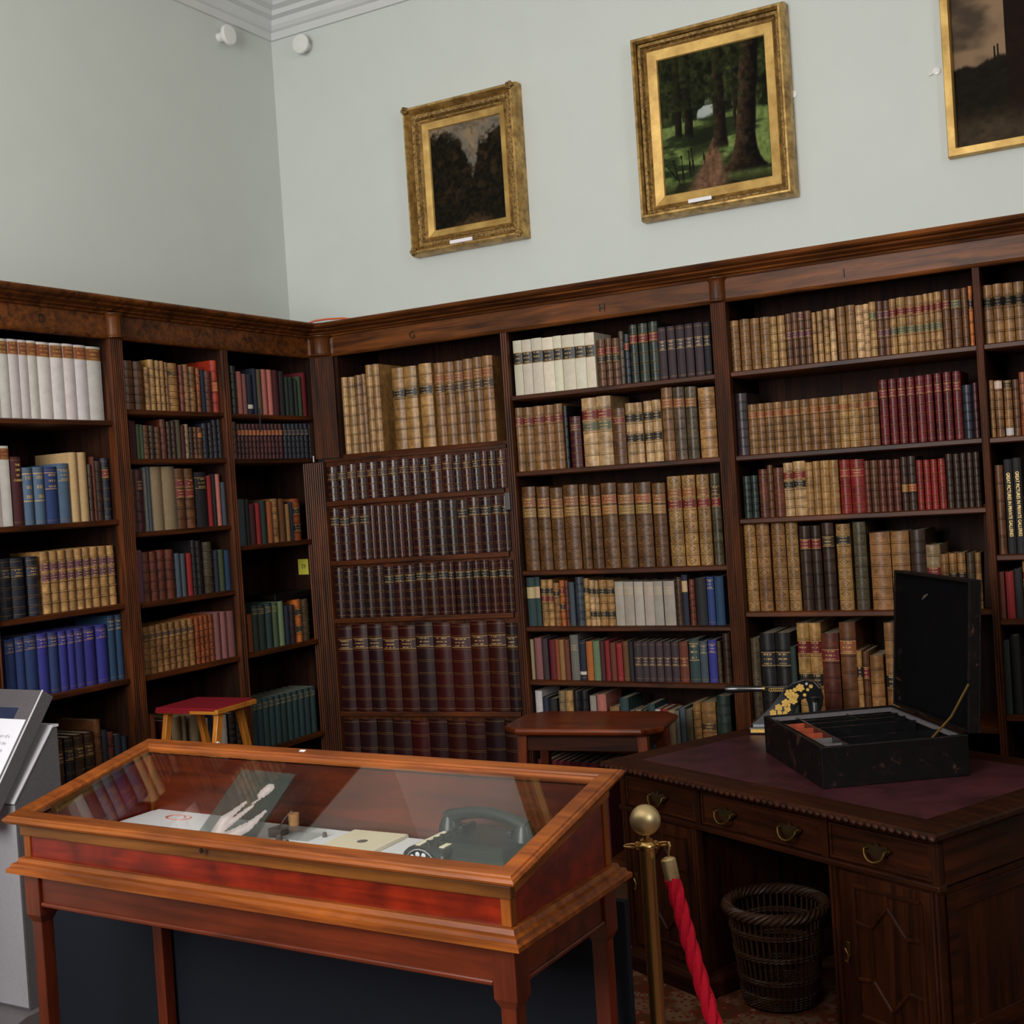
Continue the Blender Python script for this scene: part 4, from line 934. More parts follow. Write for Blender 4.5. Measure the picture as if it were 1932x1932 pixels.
# sloping glazed lid
LID = bpy.data.objects.new('lid', None)
sl = math.atan2(zb-zf, sy1-sy0)
def lidM(): return Matrix.Translation((0, 0, zf)) @ Matrix.Rotation(sl, 4, 'X')
LL = DP/math.cos(sl)
lidp = [(-.056, .004), (-.056, .016), (-.052, .020), (-.046, .020), (-.044, .024), (-.012, .024), (-.010, .021), (-.004, .020), (.0, .014), (-.002, .008), (-.010, .004), (-.014, -.001), (-.020, -.004), (-.034, -.004), (-.034, .004)]
mb = MB(); mb.M = lidM(); mb.smooth = True
mb.sweep(lidp, outer([(0, 0), (0, LL), (W, LL), (W, 0)]), True); lid = mb.build('lid_frame', 'table_wood_x', CASE, angle=28)
mb = MB(); mb.M = lidM(); mb.box((.054, .054, .011), (W-.054, LL-.054, .014)); mb.build('glass_pane', 'glass', lid)
mb = MB(); mb.M = lidM(); mb.lathe([(.001, 0), (.006, 0), (.006, .003), (.001, .003)], (W*.45, .012, zf*0-.006), 10, 'y'); mb.build('keyhole', 'letter_ink', lid)
mb = MB(); mb.M = lidM(); mb.box((.60, LL-.030, .0242), (.618, LL-.022, .0256)); mb.build('white_mark', 'white_card', lid)
# brass stay on the left inside
mb = MB(); mb.M = lidM(); mb.box((.0565, .11, -.010), (.076, .36, .009)); mb.box((.076, .12, -.004), (.079, .35, .003)); mb.build('stay', 'brass_dull', lid)
def cased(name, label, cat, lx, ly, lz, rz=0):
    p = CASE.matrix_basis @ Vector((lx, ly, lz)); return thing(name, label, cat, p, R(-1.7)+rz)
bpy.context.view_layer.update()
FZ = .9222
# white papers on the case floor
def sheet(name, label, lx, ly, w, d, rz, mat='paper', th=.0012, lift=0):
    t = cased(name, label, 'paper', lx, ly, FZ+lift, rz); bx('sheet', mat, (0, 0, 0), (w, d, th), t); return t
s = sheet('paper_sheet', 'white sheet with faint red sketch at left end of display case', .075, .30, .26, .16, R(2))
for k in range(7):
    a = k*.9; MB().tube([(.12+.035*math.cos(a+q*.5)+.004*k, .10+.022*math.sin(a+q*.5), .0018) for q in range(6)], .0012, 4).build('sketch_line', 'ink_red', s)
sheet('paper_sheet', 'plain white sheet between red sketch and acrylic print in display case', .30, .26, .15, .19, R(-4), lift=.0014)
# printed acrylic sheet leaning back
t = cased('acrylic_print', 'leaning clear acrylic sheet printed with pale gloved hands inside display case', 'print', .445, .21, FZ+.001, R(-2))
L_, wS = .25, .20; th = R(53)
Mx = Matrix.Rotation(-th, 4, 'X')
mb = MB(); mb.M = Mx; mb.box((0, 0, 0), (wS, .003, L_)); mb.build('sheet', 'acrylic', t)
def cap(u, v, x0, y0, x1, y1, r0, r1):
    dx, dy = x1-x0, y1-y0; q = max(0, min(1, ((u-x0)*dx+(v-y0)*dy)/(dx*dx+dy*dy))); return math.hypot(u-x0-dx*q, v-y0-dy*q)-(r0+(r1-r0)*q)
def hands(u, v):
    v *= 1.25
    shapes = [(.34, .14, .30, .42, .13, .10), (.30, .42, .46, .72, .09, .03), (.38, .30, .62, .68, .075, .03), (.60, .72, .66, .80, .02, .02), (.66, .90, .70, .98, .085, .09), (.62, .22, .78, .36, .11, .09), (.78, .36, .90, .62, .09, .03), (.12, .06, .40, .10, .09, .09), (.40, .16, .58, .24, .07, .05)]
    d = min(cap(u, v, *s_) for s_ in shapes); n = fbm(u*14, v*14, 21, 3)
    if d < 0: return srgb(mix((160, 146, 146), (226, 208, 208), min(1, -d*9)*.7+n*.5))+(.95,)
    return srgb((64+20*n, 70+20*n, 66+20*n))+(.62,)
mb = MB(); mb.M = Mx; nu, nv = 48, 60
base = mb.av([(.004+(wS-.008)*i/nu, -.0006, .004+(L_-.008)*j/nv) for j in range(nv+1) for i in range(nu+1)])
for j in range(nv):
    for i in range(nu):
        a = base+j*(nu+1)+i; mb.face((a, a+1, a+nu+2, a+nu+1), None, hands((i+.5)/nu, (j+.5)/nv))
mb.build('printed_film', 'print_film', t)
# cork on a clear block, wire with lead weight, blocks, booklet
t = cased('acrylic_block', 'low clear acrylic block carrying a cork inside display case', 'block', .60, .335, FZ); bx('block', 'acrylic', (0, 0, 0), (.13, .075, .022), t, .001)
t = cased('cork', 'small brown cork standing on clear block in display case', 'cork', .645, .385, FZ+.0222); MB().lathe([(.001, 0), (.0125, 0), (.0145, .03), (.001, .03)], (0, 0, 0), 16).build('body', 'cork', t)
t = cased('wire_pendant', 'thin bent wire with small lead weight beside cork in display case', 'wire', .575, .40, FZ)
MB().tube([(0, 0, .002), (.018, .01, .03), (.036, .015, .048), (.046, .01, .046), (.05, -.004, .025), (.052, -.03, .010)], .0011, 6).build('wire', 'steel', t)
MB().lathe([(.002, -.012), (.006, -.01), (.006, .008), (.002, .012)], (.053, -.035, .007), 10, 'y').build('weight', 'lead', t)
for k, (lx, ly, s_, lb) in enumerate(((.655, .315, .018, 'larger grey metal piece in front of clear block in display case'), (.69, .305, .010, 'tiny grey metal stud in front of clear block in display case'), (.745, .385, .012, 'small dark stud left of the cream booklet in display case'))):
    t = cased('metal_piece', lb, 'metal piece', lx, ly, FZ); MB().lathe([(.001, 0), (s_*.5, 0), (s_*.5, s_*.8), (s_*.3, s_), (.001, s_)], (0, 0, 0), 12).build('body', 'lead', t)
t = cased('booklet', 'cream booklet with small crest lying in display case left of telephone', 'booklet', .80, .30, FZ, R(2))
bx('cover', 'cream_paper', (0, 0, 0), (.165, .145, .005), t, .0006); bx('page_block', 'paper', (.002, .002, .0052), (.163, .143, .0066), t); bx('cover', 'cream_paper', (0, 0, .0068), (.163, .145, .0076), t)
MB().lathe([(.001, 0), (.014, 0), (.001, .0006)], (.085, .06, .0077), 14).build('crest', 'lead', t)

# telephone
t = cased('telephone', 'old black dial telephone with row of key buttons in display case', 'telephone', 1.150, .150, FZ+.001)
def rr(x0, x1, y0, y1, z): return [(x0, y0, z), (x1, y0, z), (x1, y1, z), (x0, y1, z)]
mb = MB(); mb.loft([rr(-.01, .27, .0, .26, 0), rr(-.008, .268, .003, .258, .012), rr(.03, .255, .035, .235, .055), rr(.05, .235, .06, .215, .075)]); mb.build('base', 'bakelite', t, .008)
mb = MB(); mb.loft([rr(.0, .125, .0, .25, .0), rr(.008, .118, .010, .245, .062), rr(.016, .110, .02, .24, .072)]); mb.build('key_block', 'bakelite', t, .006)
for k in range(6):
    for q in range(2):
        MB().lathe([(.001, 0), (.005, 0), (.005, .010), (.001, .011)], (.052+q*.020, .05+k*.026, .071), 8).build('key_button', 'black_gloss', t)
for xx in (.026, .090): bx('key_strip', 'cream_paper', (xx, .035, .0725), (xx+.014, .165, .0745), t)
dial = MB().lathe([(.001, .0), (.042, .0), (.042, .006), (.001, .007)], (.062, .006, .034), 24, 'y').build('dial', 'black_gloss', t)
MB().lathe([(.001, .007), (.020, .007), (.020, .009), (.001, .009)], (.062, .006, .034), 20, 'y').build('dial_centre', 'white_card', dial)
MB().tube([(.062+.042*math.cos(a*.314), -.001, .034+.042*math.sin(a*.314)) for a in range(20)], .0015, 5, True).build('dial_rim', 'steel', dial)
for k in range(10):
    a = R(40+k*30); MB().lathe([(.001, .007), (.006, .007), (.001, .0085)], (.062+.031*math.cos(a), .006, .034+.031*math.sin(a)), 10, 'y').build('finger_hole', 'white_card', dial)
hs = MB(); arcp = [(.02+.225*q/10, .175-.02*q/10, .098+.022*math.sin(math.pi*q/10)) for q in range(11)]
hs.tube(arcp, [.017]*2+[.014]*7+[.017]*2, 10); h_ = hs.build('handset', 'bakelite', t)
for xx, yy in ((.028, .174), (.237, .156)):
    MB().lathe([(.001, .062), (.026, .062), (.030, .070), (.026, .085), (.017, .104), (.001, .108)], (xx, yy, 0), 18).build('ear_cup', 'bakelite', h_)
for xx in (.07, .20): bx('cradle', 'bakelite', (xx, .14, .07), (xx+.012, .20, .09), t, .003)
MB().tube([(.262, .155, .075), (.282, .15, .06), (.288, .15, .03), (.29, .155, .004)], .003, 6).build('cord', 'cord_brown', t)
bx('slide', 'black_gloss', (-.035, .02, .0), (-.006, .04, .008), t, .002)

# blue board behind the case
tag(bx('display_board', 'blue_board', (on_y(102, 1850, -2.36).x, -2.385, 0), (2.655, -2.362, .80), bevel=.001), 'dark blue board standing upright behind legs of the display case', 'board')

# ================================================================== STANCHION AND ROPE
SX, SY = 2.637, -2.199
t = thing('barrier_post', 'brass barrier post with ball finial beside display case', 'barrier post', (SX, SY, .008))
MB().lathe([(.001, 0), (.15, 0), (.15, .012), (.13, .022), (.03, .035), (.024, .05), (.001, .05)], (0, 0, 0), 32).build('base', 'brass', t)
MB().lathe([(.0192, .035), (.0192, .865)], (0, 0, 0), 24).build('post', 'brass_post', t)
MB().lathe([(.0195, .862), (.022, .866), (.022, .872), (.018, .877), (.014, .881), (.016, .885), (.008, .890), (.007, .897), (.010, .900)], (0, 0, 0), 20).build('collar', 'brass', t)
prof = [(.0375*math.sin(math.pi*k/18)+.0004, .9335-.0375*math.cos(math.pi*k/18)) for k in range(19)]
MB().lathe(prof, (0, 0, 0), 28).build('ball_finial', 'brass_satin', t)
ux, uy = .869, .491
for s_ in (-1, 1):
    c = Vector((s_*.040*ux, s_*.040*uy, .872))
    MB().tube([c+Vector((math.cos(a*.524)*.016*ux, math.cos(a*.524)*.016*uy, 0))+Vector((uy, -ux, 0))*.013*math.sin(a*.524) for a in range(12)], .003, 6, True).build('ring', 'brass', t)
    MB().lathe([(.001, -.010), (.007, -.008), (.004, 0), (.007, .008), (.001, .010)], (s_*.022*ux, s_*.022*uy, .872), 8).build('ring_boss', 'brass', t)
rp = thing('barrier_rope', 'twisted red barrier rope hanging from brass post', 'rope', (2.93, -2.2, .008))
off = Vector((-2.93, 2.2, 0))
MB().tube([off+Vector(q) for q in ((2.683, -2.184, .868), (2.686, -2.186, .878), (2.692, -2.19, .880), (2.696, -2.195, .872), (2.691, -2.198, .845))], .0032, 6).build('hook', 'brass', rp)
d = Vector((.18, -.01, -.98)).normalized()
e0 = off+Vector((2.690, -2.199, .847)); 
MB().tube([e0, e0+d*.004, e0+d*.006, e0+d*.052, e0+d*.055], [.008, .0165, .0185, .0185, .0165], 12).build('end_cap', 'brass_satin', rp)
ctrl = [Vector((2.699, -2.2, .796)), Vector((2.716, -2.2, .72)), Vector((2.734, -2.2, .64)), Vector((2.757, -2.2, .55)), Vector((2.782, -2.2, .46)), Vector((2.812, -2.2, .36)), Vector((2.845, -2.2, .26)), Vector((2.88, -2.2, .16)), Vector((2.92, -2.2, .07)), Vector((2.99, -2.21, .03)), Vector((3.1, -2.25, .026)), Vector((3.25, -2.32, .026))]
fine = []
for i in range(len(ctrl)-1):
    for k in range(8): fine.append(ctrl[i].lerp(ctrl[i+1], k/8))
for s_ in range(3):
    pts = []
    for i, p in enumerate(fine):
        tg = (fine[min(i+1, len(fine)-1)]-fine[max(i-1, 0)]).normalized(); a = Vector((0, 1, 0)); a = (a-tg*a.dot(tg)).normalized(); b2 = tg.cross(a)
        ph = i*.42+s_*2.094; pts.append(off+p+(a*math.cos(ph)+b2*math.sin(ph))*.0085)
    MB().tube(pts, .0125, 8).build('strand', 'rope_red', rp)

# ================================================================== RUG
tag(bx('rug', 'rug_weave', (1.2, -2.355, .0), (4.6, -.62, .008)), 'worn oriental rug in red and beige under desk', 'rug')

# ================================================================== DESK
DA = R(-25.64); DL, DD, DH = 1.442, .93, .77
DESK = thing('pedestal_desk', 'dark mahogany pedestal desk with burgundy leather top and brass handles', 'desk', (1.888, -.918, .008), DA)
DH -= .008
def dk(name, mat, a, b, par=None, bev=.003): return bx(name, mat, a, b, par or DESK, bev)
mb = MB(); mb.smooth = True
tp = [(-.16, DH-.03), (-.012, DH-.03), (-.006, DH-.024), (-.002, DH-.02), (-.002, DH-.008), (-.006, DH-.002), (-.02, DH), (-.16, DH)]
mb.sweep(tp, [(0, DD), (0, 0), (DL, 0), (DL, DD)][::1], True); mb.build('top_border', 'desk_wood_x', DESK, angle=30)
dk('leather_inset', 'desk_leather', (.11, .11, DH-.012), (DL-.11, DD-.11, DH+.0004), None, 0)
dk('top_core', 'desk_wood_x', (.1, .1, DH-.03), (DL-.1, DD-.1, DH-.0125), None, 0)
# gadrooned edge: one carved lobe per piece
lm = MB(); lm.smooth = True
lm.lathe([(.001, -.0125), (.007, -.010), (.010, -.003), (.010, .003), (.007, .010), (.001, .0125)], (0, 0, 0), 8, 'x')
lobe0 = None
for k in range(54):
    x = .014+k*(DL-.028)/53
    if lobe0 is None: lobe0 = lm.build('gadroon', 'desk_wood_x', DESK); o = lobe0
    else: o = lobe0.copy(); COL.objects.link(o)
    o.location = (x, .003, DH-.014); o.rotation_euler = (0, R(28), 0)
# frieze with drawers
F0, F1 = .592, DH-.03
y_f = .055
dk('frieze_rail', 'desk_wood_x', (.04, y_f+.004, F1-.022), (DL-.04, y_f+.03, F1)); dk('frieze_rail', 'desk_wood_x', (.035, y_f-.006, F0-.012), (DL-.035, y_f+.03, F0+.008), None, .005)
for xx in (.04, .432, .985, DL-.065): dk('frieze_stile', 'desk_wood_z', (xx, y_f+.002, F0), (xx+.025, y_f+.03, F1-.01))
def handle(par, x, z):
    o = MB().box((x-.045, y_f-.002, z-.006), (x+.045, y_f+.004, z+.020)); 
    h = MB(); pts = [(x+.036*math.cos(R(180+180*q/12)), y_f-.012-.010*math.sin(math.pi*q/12), z+.012+.034*math.sin(R(180+180*q/12))) for q in range(13)]
    h.tube(pts, [.0028+.0014*math.sin(math.pi*q/12) for q in range(13)], 7)
    for s_ in (-1, 1): h.lathe([(.001, 0), (.008, 0), (.007, .008), (.003, .014), (.001, .014)], (x+s_*.036, y_f+.004, z+.012), 8, 'y')
    h.build('handle', 'brass_dull', par)
    pl = MB(); pl.slab_y([(x-.05, z+.012), (x-.03, z-.004), (x-.012, z-.012), (x, z-.020), (x+.012, z-.012), (x+.03, z-.004), (x+.05, z+.012), (x+.03, z+.024), (x+.01, z+.020), (x, z+.032), (x-.01, z+.020), (x-.03, z+.024)], y_f+.000, y_f+.004)
    pl.build('back_plate', 'brass_dark', par)
for xa, xb, hs_ in ((.068, .428, (.248,)), (.46, .982, (.58, .86)), (1.013, DL-.068, (1.195,))):
    d_ = dk('drawer', 'desk_wood_x', (xa, y_f+.012, F0+.010), (xb, y_f+.03, F1-.024))
    mb = MB()
    for a, b in (((xa, y_f+.006, F0+.010), (xb, y_f+.013, F0+.018)), ((xa, y_f+.006, F1-.032), (xb, y_f+.013, F1-.024)), ((xa, y_f+.006, F0+.018), (xa+.008, y_f+.013, F1-.032)), ((xb-.008, y_f+.006, F0+.018), (xb, y_f+.013, F1-.032))): mb.box(a, b)
    mb.build('drawer_bead', 'desk_wood_x', d_, .002)
    for x in hs_: handle(d_, x, (F0+F1)/2-.012)
# carcass
dk('end_panel', 'desk_wood_y', (.04, y_f+.03, F0), (.062, DD-.055, F1)); dk('end_panel', 'desk_wood_y', (DL-.062, y_f+.03, F0), (DL-.04, DD-.055, F1))
dk('back_rail', 'desk_wood_x', (.04, DD-.075, F0), (DL-.04, DD-.055, F1))
for xa, xb in ((.045, .440), (1.008, DL-.045)):
    dk('pedestal', 'desk_wood_z', (xa+.012, y_f+.012, .08), (xb-.012, DD-.07, F0-.012), None, .002)
    for xx in (xa, xb-.03):
        o = reeded(MB(), xx, xx+.030, .085, F0-.012, 2, .02, y_f+.004).build('corner_bead', 'desk_wood_z', DESK)
    pp = [(-.02, 0), (.012, 0), (.012, .055), (.006, .066), (.0, .072), (-.004, .085), (-.02, .085)]
    MB().sweep(pp, [(xb, y_f+.003), (xb, DD-.06), (xa, DD-.06), (xa, y_f+.003)], True).build('plinth', 'desk_wood_x', DESK, .002)
    # panelled door with astragal moulding
    da, db_ = xa+.034, xb-.034; z0, z1 = .10, F0-.022
    D_ = dk('door', 'desk_wood_z', (da, y_f+.006, z0), (db_, y_f+.013, z1), None, .002)
    mb = MB(); yy = y_f+.000
    i0, i1 = da+.055, db_-.030; cx = (i0+i1)/2; zz0, zz1 = z0+.05, z1-.035; q = .062; zm0, zm1 = zz0+(zz1-zz0)*.30, zz0+(zz1-zz0)*.70
    segs = [((i0, zz0), (i0, zz1)), ((i1, zz0), (i1, zz1)), ((i0, zz0), (i1, zz0)), ((i0, zz1), (i1, zz1)),
            ((cx, zz1), (cx, zm1+.075)), ((cx, zm1+.075), (cx-q, zm1)), ((cx, zm1+.075), (cx+q, zm1)), ((cx-q, zm1), (i0, zm1+.008)), ((cx+q, zm1), (i1, zm1+.008)), ((cx-q, zm1), (cx-q, zm0)), ((cx+q, zm1), (cx+q, zm0)),
            ((cx-q, zm0), (cx, zm0-.075)), ((cx+q, zm0), (cx, zm0-.075)), ((cx-q, zm0), (i0, zm0-.008)), ((cx+q, zm0), (i1, zm0-.008)), ((cx, zm0-.075), (cx, zz0))]
    for (ax, az), (bx_, bz) in segs: MB().tube([(ax, yy+.003, az), (bx_, yy+.003, bz)], .0066, 6).build('astragal', 'desk_wood_z', D_)
    kx = da+.022
    MB().tube([(kx-.006, yy-.004, .34), (kx+.006, yy-.006, .325), (kx+.004, yy-.006, .30), (kx-.006, yy-.004, .305)], .0026, 6).build('key_handle', 'brass_dull', D_)
    bx('escutcheon', 'brass_dull', (kx-.007, yy+.002, .315), (kx+.007, yy+.007, .36), D_, .002)
# framed panel on the visible end
for a, b in (((DL-.058, .10, .13), (DL-.050, .15, F0-.03)), ((DL-.058, .15, .13), (DL-.050, DD-.12, .18)), ((DL-.058, .15, F0-.08), (DL-.050, DD-.12, F0-.03)), ((DL-.058, DD-.16, .13), (DL-.050, DD-.12, F0-.03))): dk('end_frame', 'desk_wood_y', a, b, None, .002)

# ------------------------------------------------------------------ dispatch box on the desk
DT = .7705
BOX = thing('dispatch_box', 'open black leather travelling box with compartments on desk', 'box', (2.771, -1.137, DT), R(35.6))
BW, BDp, BH = .485, .584, .132
for a, b in (((0, 0, 0), (BW, .012, BH)), ((0, BDp-.012, 0), (BW, BDp, BH)), ((0, .012, 0), (.012, BDp-.012, BH)), ((BW-.012, .012, 0), (BW, BDp-.012, BH))): bx('wall', 'box_leather', a, b, BOX, .003)
bx('bottom', 'black_velvet', (.01, .01, .002), (BW-.01, BDp-.01, .02), BOX)
for a, b in (((.012, .012, BH-.02), (BW-.012, .020, BH-.006)), ((.012, BDp-.020, BH-.02), (BW-.012, BDp-.012, BH-.006)), ((.012, .02, BH-.02), (.02, BDp-.02, BH-.006)), ((BW-.02, .02, BH-.02), (BW-.012, BDp-.02, BH-.006))): bx('tray_edge', 'steel_dark', a, b, BOX)
bx('divider', 'black_gloss', (.112, .02, .02), (.118, BDp-.02, BH-.012), BOX)
bx('divider', 'black_gloss', (.040, .02, .02), (.044, BDp-.02, BH-.014), BOX)
for k in range(6):
    ya, yb = .022+(BDp-.044)*k/6, .022+(BDp-.044)*(k+1)/6
    bx('compartment_lining', 'orange_leather' if k > 2 else 'black_velvet', (.045, ya+.003, .021), (.111, yb-.003, .085), BOX)
    if k: bx('divider', 'steel_dark' if k < 3 else 'orange_leather', (.0445, ya-.002, .02), (.1115, ya+.002, BH-.016), BOX)
for yy in (.17, .345, .43, .495): bx('divider', 'black_gloss', (.1185, yy-.002, .02), (BW-.0205, yy+.002, BH-.012), BOX)
for yy in (.30,): bx('divider', 'black_gloss', (.30, yy+.15, .0201), (.304, BDp-.02, BH-.014), BOX)
lidb = bpy.data.objects.new('lid', None)
Ml = Matrix.Translation((BW, 0, BH)) @ Matrix.Rotation(R(4), 4, 'Y')
mb = MB(); mb.M = Ml; mb.box((.034, 0, .002), (.042, BDp, .49)); LB = mb.build('lid', 'box_leather', BOX, .003)
for a, b in (((.0, 0, .002), (.034, .010, .49)), ((.0, BDp-.01, .002), (.034, BDp, .49)), ((.0, .01, .48), (.034, BDp-.01, .49)), ((.0, .01, .002), (.034, BDp-.01, .012))):
    mb = MB(); mb.M = Ml; mb.box(a, b); mb.build('lid_rim', 'box_leather', LB, .002)
mb = MB(); mb.M = Ml; mb.box((.026, .012, .014), (.034, BDp-.012, .478)); mb.build('lid_lining', 'black_velvet', LB)
MB().tube([(.36, .006, BH-.01), (.43, -.004, BH+.06), (.495, -.004, BH+.16)], .004, 6).build('lid_stay', 'brass_dull', BOX)
mb = MB(); mb.M = Ml; mb.tube([(.024, .40, .395), (.022, .37, .41), (.024, .35, .42)], [.001, .006, .001], 6); mb.build('latch_tab', 'lead', LB)

# ------------------------------------------------------------------ embossing press on the desk
PR = thing('embossing_press', 'black japanned lever press painted with gold flowers on desk', 'press', (2.262, -.330, DT), R(11))
k_ = .000252
def P2(x, y): return ((x-530)*k_, (1000-y)*k_)
arm = [P2(*q) for q in ((600, 930), (560, 860), (640, 800), (860, 610), (1000, 440), (1100, 320), (1220, 235), (1400, 185), (1540, 215), (1630, 320), (1662, 470), (1640, 600), (1600, 690), (1440, 690), (1430, 560), (1400, 470), (1330, 500), (1230, 640), (1160, 800), (1150, 930))]
mb = MB().slab_y(arm, -.014, .014); mb.build('arm', 'black_gloss', PR, .003)
mb = MB().box((0, -.045, .0), (.30, .045, .028)); mb.build('base', 'black_gloss', PR, .006)
bx('base_gilding', 'gold_flower', (.008, -.047, .008), (.292, -.0452, .021), PR)
MB().lathe([(.001, .03), (.019, .03), (.019, .135), (.015, .14), (.001, .14)], (.252, 0, 0), 16).build('ram', 'bakelite', PR)
MB().lathe([(.001, .12), (.024, .12), (.024, .136), (.001, .136)], (.252, 0, 0), 16).build('ram_head', 'black_gloss', PR)
MB().slab_y([(.06, .158), (.20, .150), (.24, .176), (.06, .176)], -.012+.02, .004+.02).build('lever', 'black_gloss', PR, .002)
MB().lathe([(.001, 0), (.0125, 0), (.012, .01), (.011, .05), (.0145, .10), (.0155, .13), (.012, .152), (.001, .156)], (0, 0, 0), 14, 'x').build('lever_handle', 'black_gloss', PR, loc=(.062, .016, .167), rz=R(180))
MB().lathe([(.001, 0), (.013, 0), (.013, .009), (.001, .009)], (.056, .016, .167), 12, 'x').build('ferrule', 'brass_dull', PR)
def flower(cx, cz, r, nm='gold_flower'):
    mb = MB()
    for p_ in range(6):
        a = p_*1.047+cx*40; ox, oz = cx+math.cos(a)*r*.62, cz+math.sin(a)*r*.62
        mb.slab_y([(ox+r*.42*math.cos(a+q*.785)*(1.25 if q in (0, 4) else 1), oz+r*.42*math.sin(a+q*.785)) for q in range(8)], -.0152, -.0138)
    mb.slab_y([(cx+r*.2*math.cos(q*1.047), cz+r*.2*math.sin(q*1.047)) for q in range(6)], -.0155, -.0138)
    mb.build('painted_flower', nm, PR)
for fx, fy, r in ((1330, 310, 60), (1165, 400, 70), (1215, 500, 62), (1105, 545, 66), (990, 610, 56), (1120, 630, 50), (1260, 430, 40), (900, 690, 50), (1000, 690, 36), (1080, 700, 36), (1490, 290, 30), (1440, 340, 24), (1390, 420, 26), (800, 800, 36), (1250, 340, 34)):
    flower(*P2(fx, fy), r*k_)
mb = MB()
for q in range(7):
    for s_ in (-1, 1):
        x0_, z0_ = P2(840+q*34, 350); mb.slab_y([(x0_, z0_), (x0_+.004, z0_+s_*.003), (x0_+.011, z0_+s_*.0075), (x0_+.007, z0_+s_*.007), (x0_+.001, z0_+s_*.003)][::s_], .0068, .008)
mb.build('leaf_spray', 'gold_flower', PR)
MB().lathe([(.001, 0), (.006, 0), (.004, .004), (.001, .005)], (P2(1430, 255)[0], -.014, P2(1430, 255)[1]), 10, 'y').build('pivot', 'steel', PR)

# ================================================================== BASKET
BX, BY = 2.535, -.965
t = thing('waste_basket', 'round wicker waste basket standing under desk kneehole', 'basket', (BX, BY, .008))
RB, RT, HB = .118, .158, .325
def rad(z): return RB+(RT-RB)*(z/HB)**.8
for k in range(44):
    a = 2*math.pi*k/44; ca, sa = math.cos(a), math.sin(a)
    MB().tube([(rad(z)*ca, rad(z)*sa, z) for z in (.01, .09, .18, .26, .315)], .0035, 5).build('stake', 'wicker', t)
def band(z, n, name):
    mb = MB()
    for s_ in range(n):
        zz = z+s_*.009
        for ph in (0, math.pi):
            mb.tube([((rad(zz)+.0055*math.cos(22*b_+ph))*math.cos(b_), (rad(zz)+.0055*math.cos(22*b_+ph))*math.sin(b_), zz+.002*math.sin(22*b_+ph)) for b_ in [2*math.pi*q/132 for q in range(132)]], .0034, 5, True)
    mb.build(name, 'wicker', t)
band(.012, 5, 'base_weave'); band(.095, 2, 'waling'); band(.175, 2, 'waling'); band(.25, 2, 'waling')
mb = MB()
for s_ in range(5):
    mb.tube([((RT+.004+.014*math.cos(9*b_+s_*1.257))*math.cos(b_), (RT+.004+.014*math.cos(9*b_+s_*1.257))*math.sin(b_), HB-.004+.013*math.sin(9*b_+s_*1.257)) for b_ in [2*math.pi*q/120 for q in range(120)]], .0068, 6, True)
mb.build('plaited_rim', 'wicker', t)
MB().lathe([(.001, .004), (RB-.006, .004), (RB-.006, .010), (.001, .010)], (0, 0, 0), 24).build('base', 'wicker', t)

# ================================================================== SMALL TABLE by the shelves
TT = thing('side_table', 'small mahogany table with clipped corners before the bookcase', 'table', (1.582, -.345, 0), R(9))
TH = .80; hx, hy, cc = .338, .20, .075
def octo(i): return [(-hx+cc, -hy+i), (hx-cc, -hy+i), (hx-i, -hy+cc), (hx-i, hy-cc), (hx-cc, hy-i), (-hx+cc, hy-i), (-hx+i, hy-cc), (-hx+i, -hy+cc)]
mb = MB(); mb.smooth = True; mb.loft([[(x, y, z) for x, y in octo(i)] for i, z in ((.022, TH-.032), (.010, TH-.026), (.004, TH-.020), (0, TH-.012), (.001, TH-.004), (.006, TH))]); mb.build('table_top', 'mid_wood_x', TT, angle=30)
for a, b in (((-hx+.09, -hy+.055, TH-.10), (hx-.09, -hy+.073, TH-.032)), ((-hx+.09, hy-.073, TH-.10), (hx-.09, hy-.055, TH-.032)), ((-hx+.075, -hy+.073, TH-.10), (-hx+.093, hy-.073, TH-.032)), ((hx-.093, -hy+.073, TH-.10), (hx-.075, hy-.073, TH-.032))): bx('apron', 'desk_wood_x', a, b, TT, .002)
for sx in (-1, 1):
    for sy in (-1, 1):
        def q4(cx, cy, r, z): return [(cx-r, cy-r, z), (cx+r, cy-r, z), (cx+r, cy+r, z), (cx-r, cy+r, z)]
        cx, cy = sx*(hx-.085), sy*(hy-.064)
        MB().loft([q4(cx+sx*.035, cy+sy*.02, .014, 0), q4(cx, cy, .021, TH-.033)]).build('leg', 'mid_wood_z', TT, .002)

# ================================================================== LIBRARY STEPS
ST = thing('step_stool', 'folding wooden library steps with red carpeted top by left bookcase', 'step stool', (.165, -1.09, 0), R(4))
SZ = .968; ex, ey = .158, .13
mb = MB().box((-ex, -ey, SZ-.026), (ex, ey, SZ-.006)); mb.build('top_board', 'pale_wood_x', ST, .003)
mb = MB(); mb.smooth = True
mb.loft([[(-ex-.004, -ey-.003, z), (ex-.014, -ey-.003, z), (ex-.014, ey, z), (-ex-.004, ey, z)] for z in (SZ-.012, SZ)]); mb.build('carpet_pad', 'red_cloth', ST, .004)
bx('carpet_fold', 'red_cloth', (-ex-.004, -ey-.006, SZ-.022), (ex*.1, -ey-.001, SZ-.010), ST, .002)
def legs(y0_, y1_, x, w, name='leg'):
    mb = MB(); mb.loft([[(x-.011, y1_-w, .0), (x+.011, y1_-w, .0), (x+.011, y1_+w, .0), (x-.011, y1_+w, .0)], [(x-.011, y0_-w, SZ-.026), (x+.011, y0_-w, SZ-.026), (x+.011, y0_+w, SZ-.026), (x-.011, y0_+w, SZ-.026)]]); return mb.build(name, 'pale_wood_z', ST, .002)
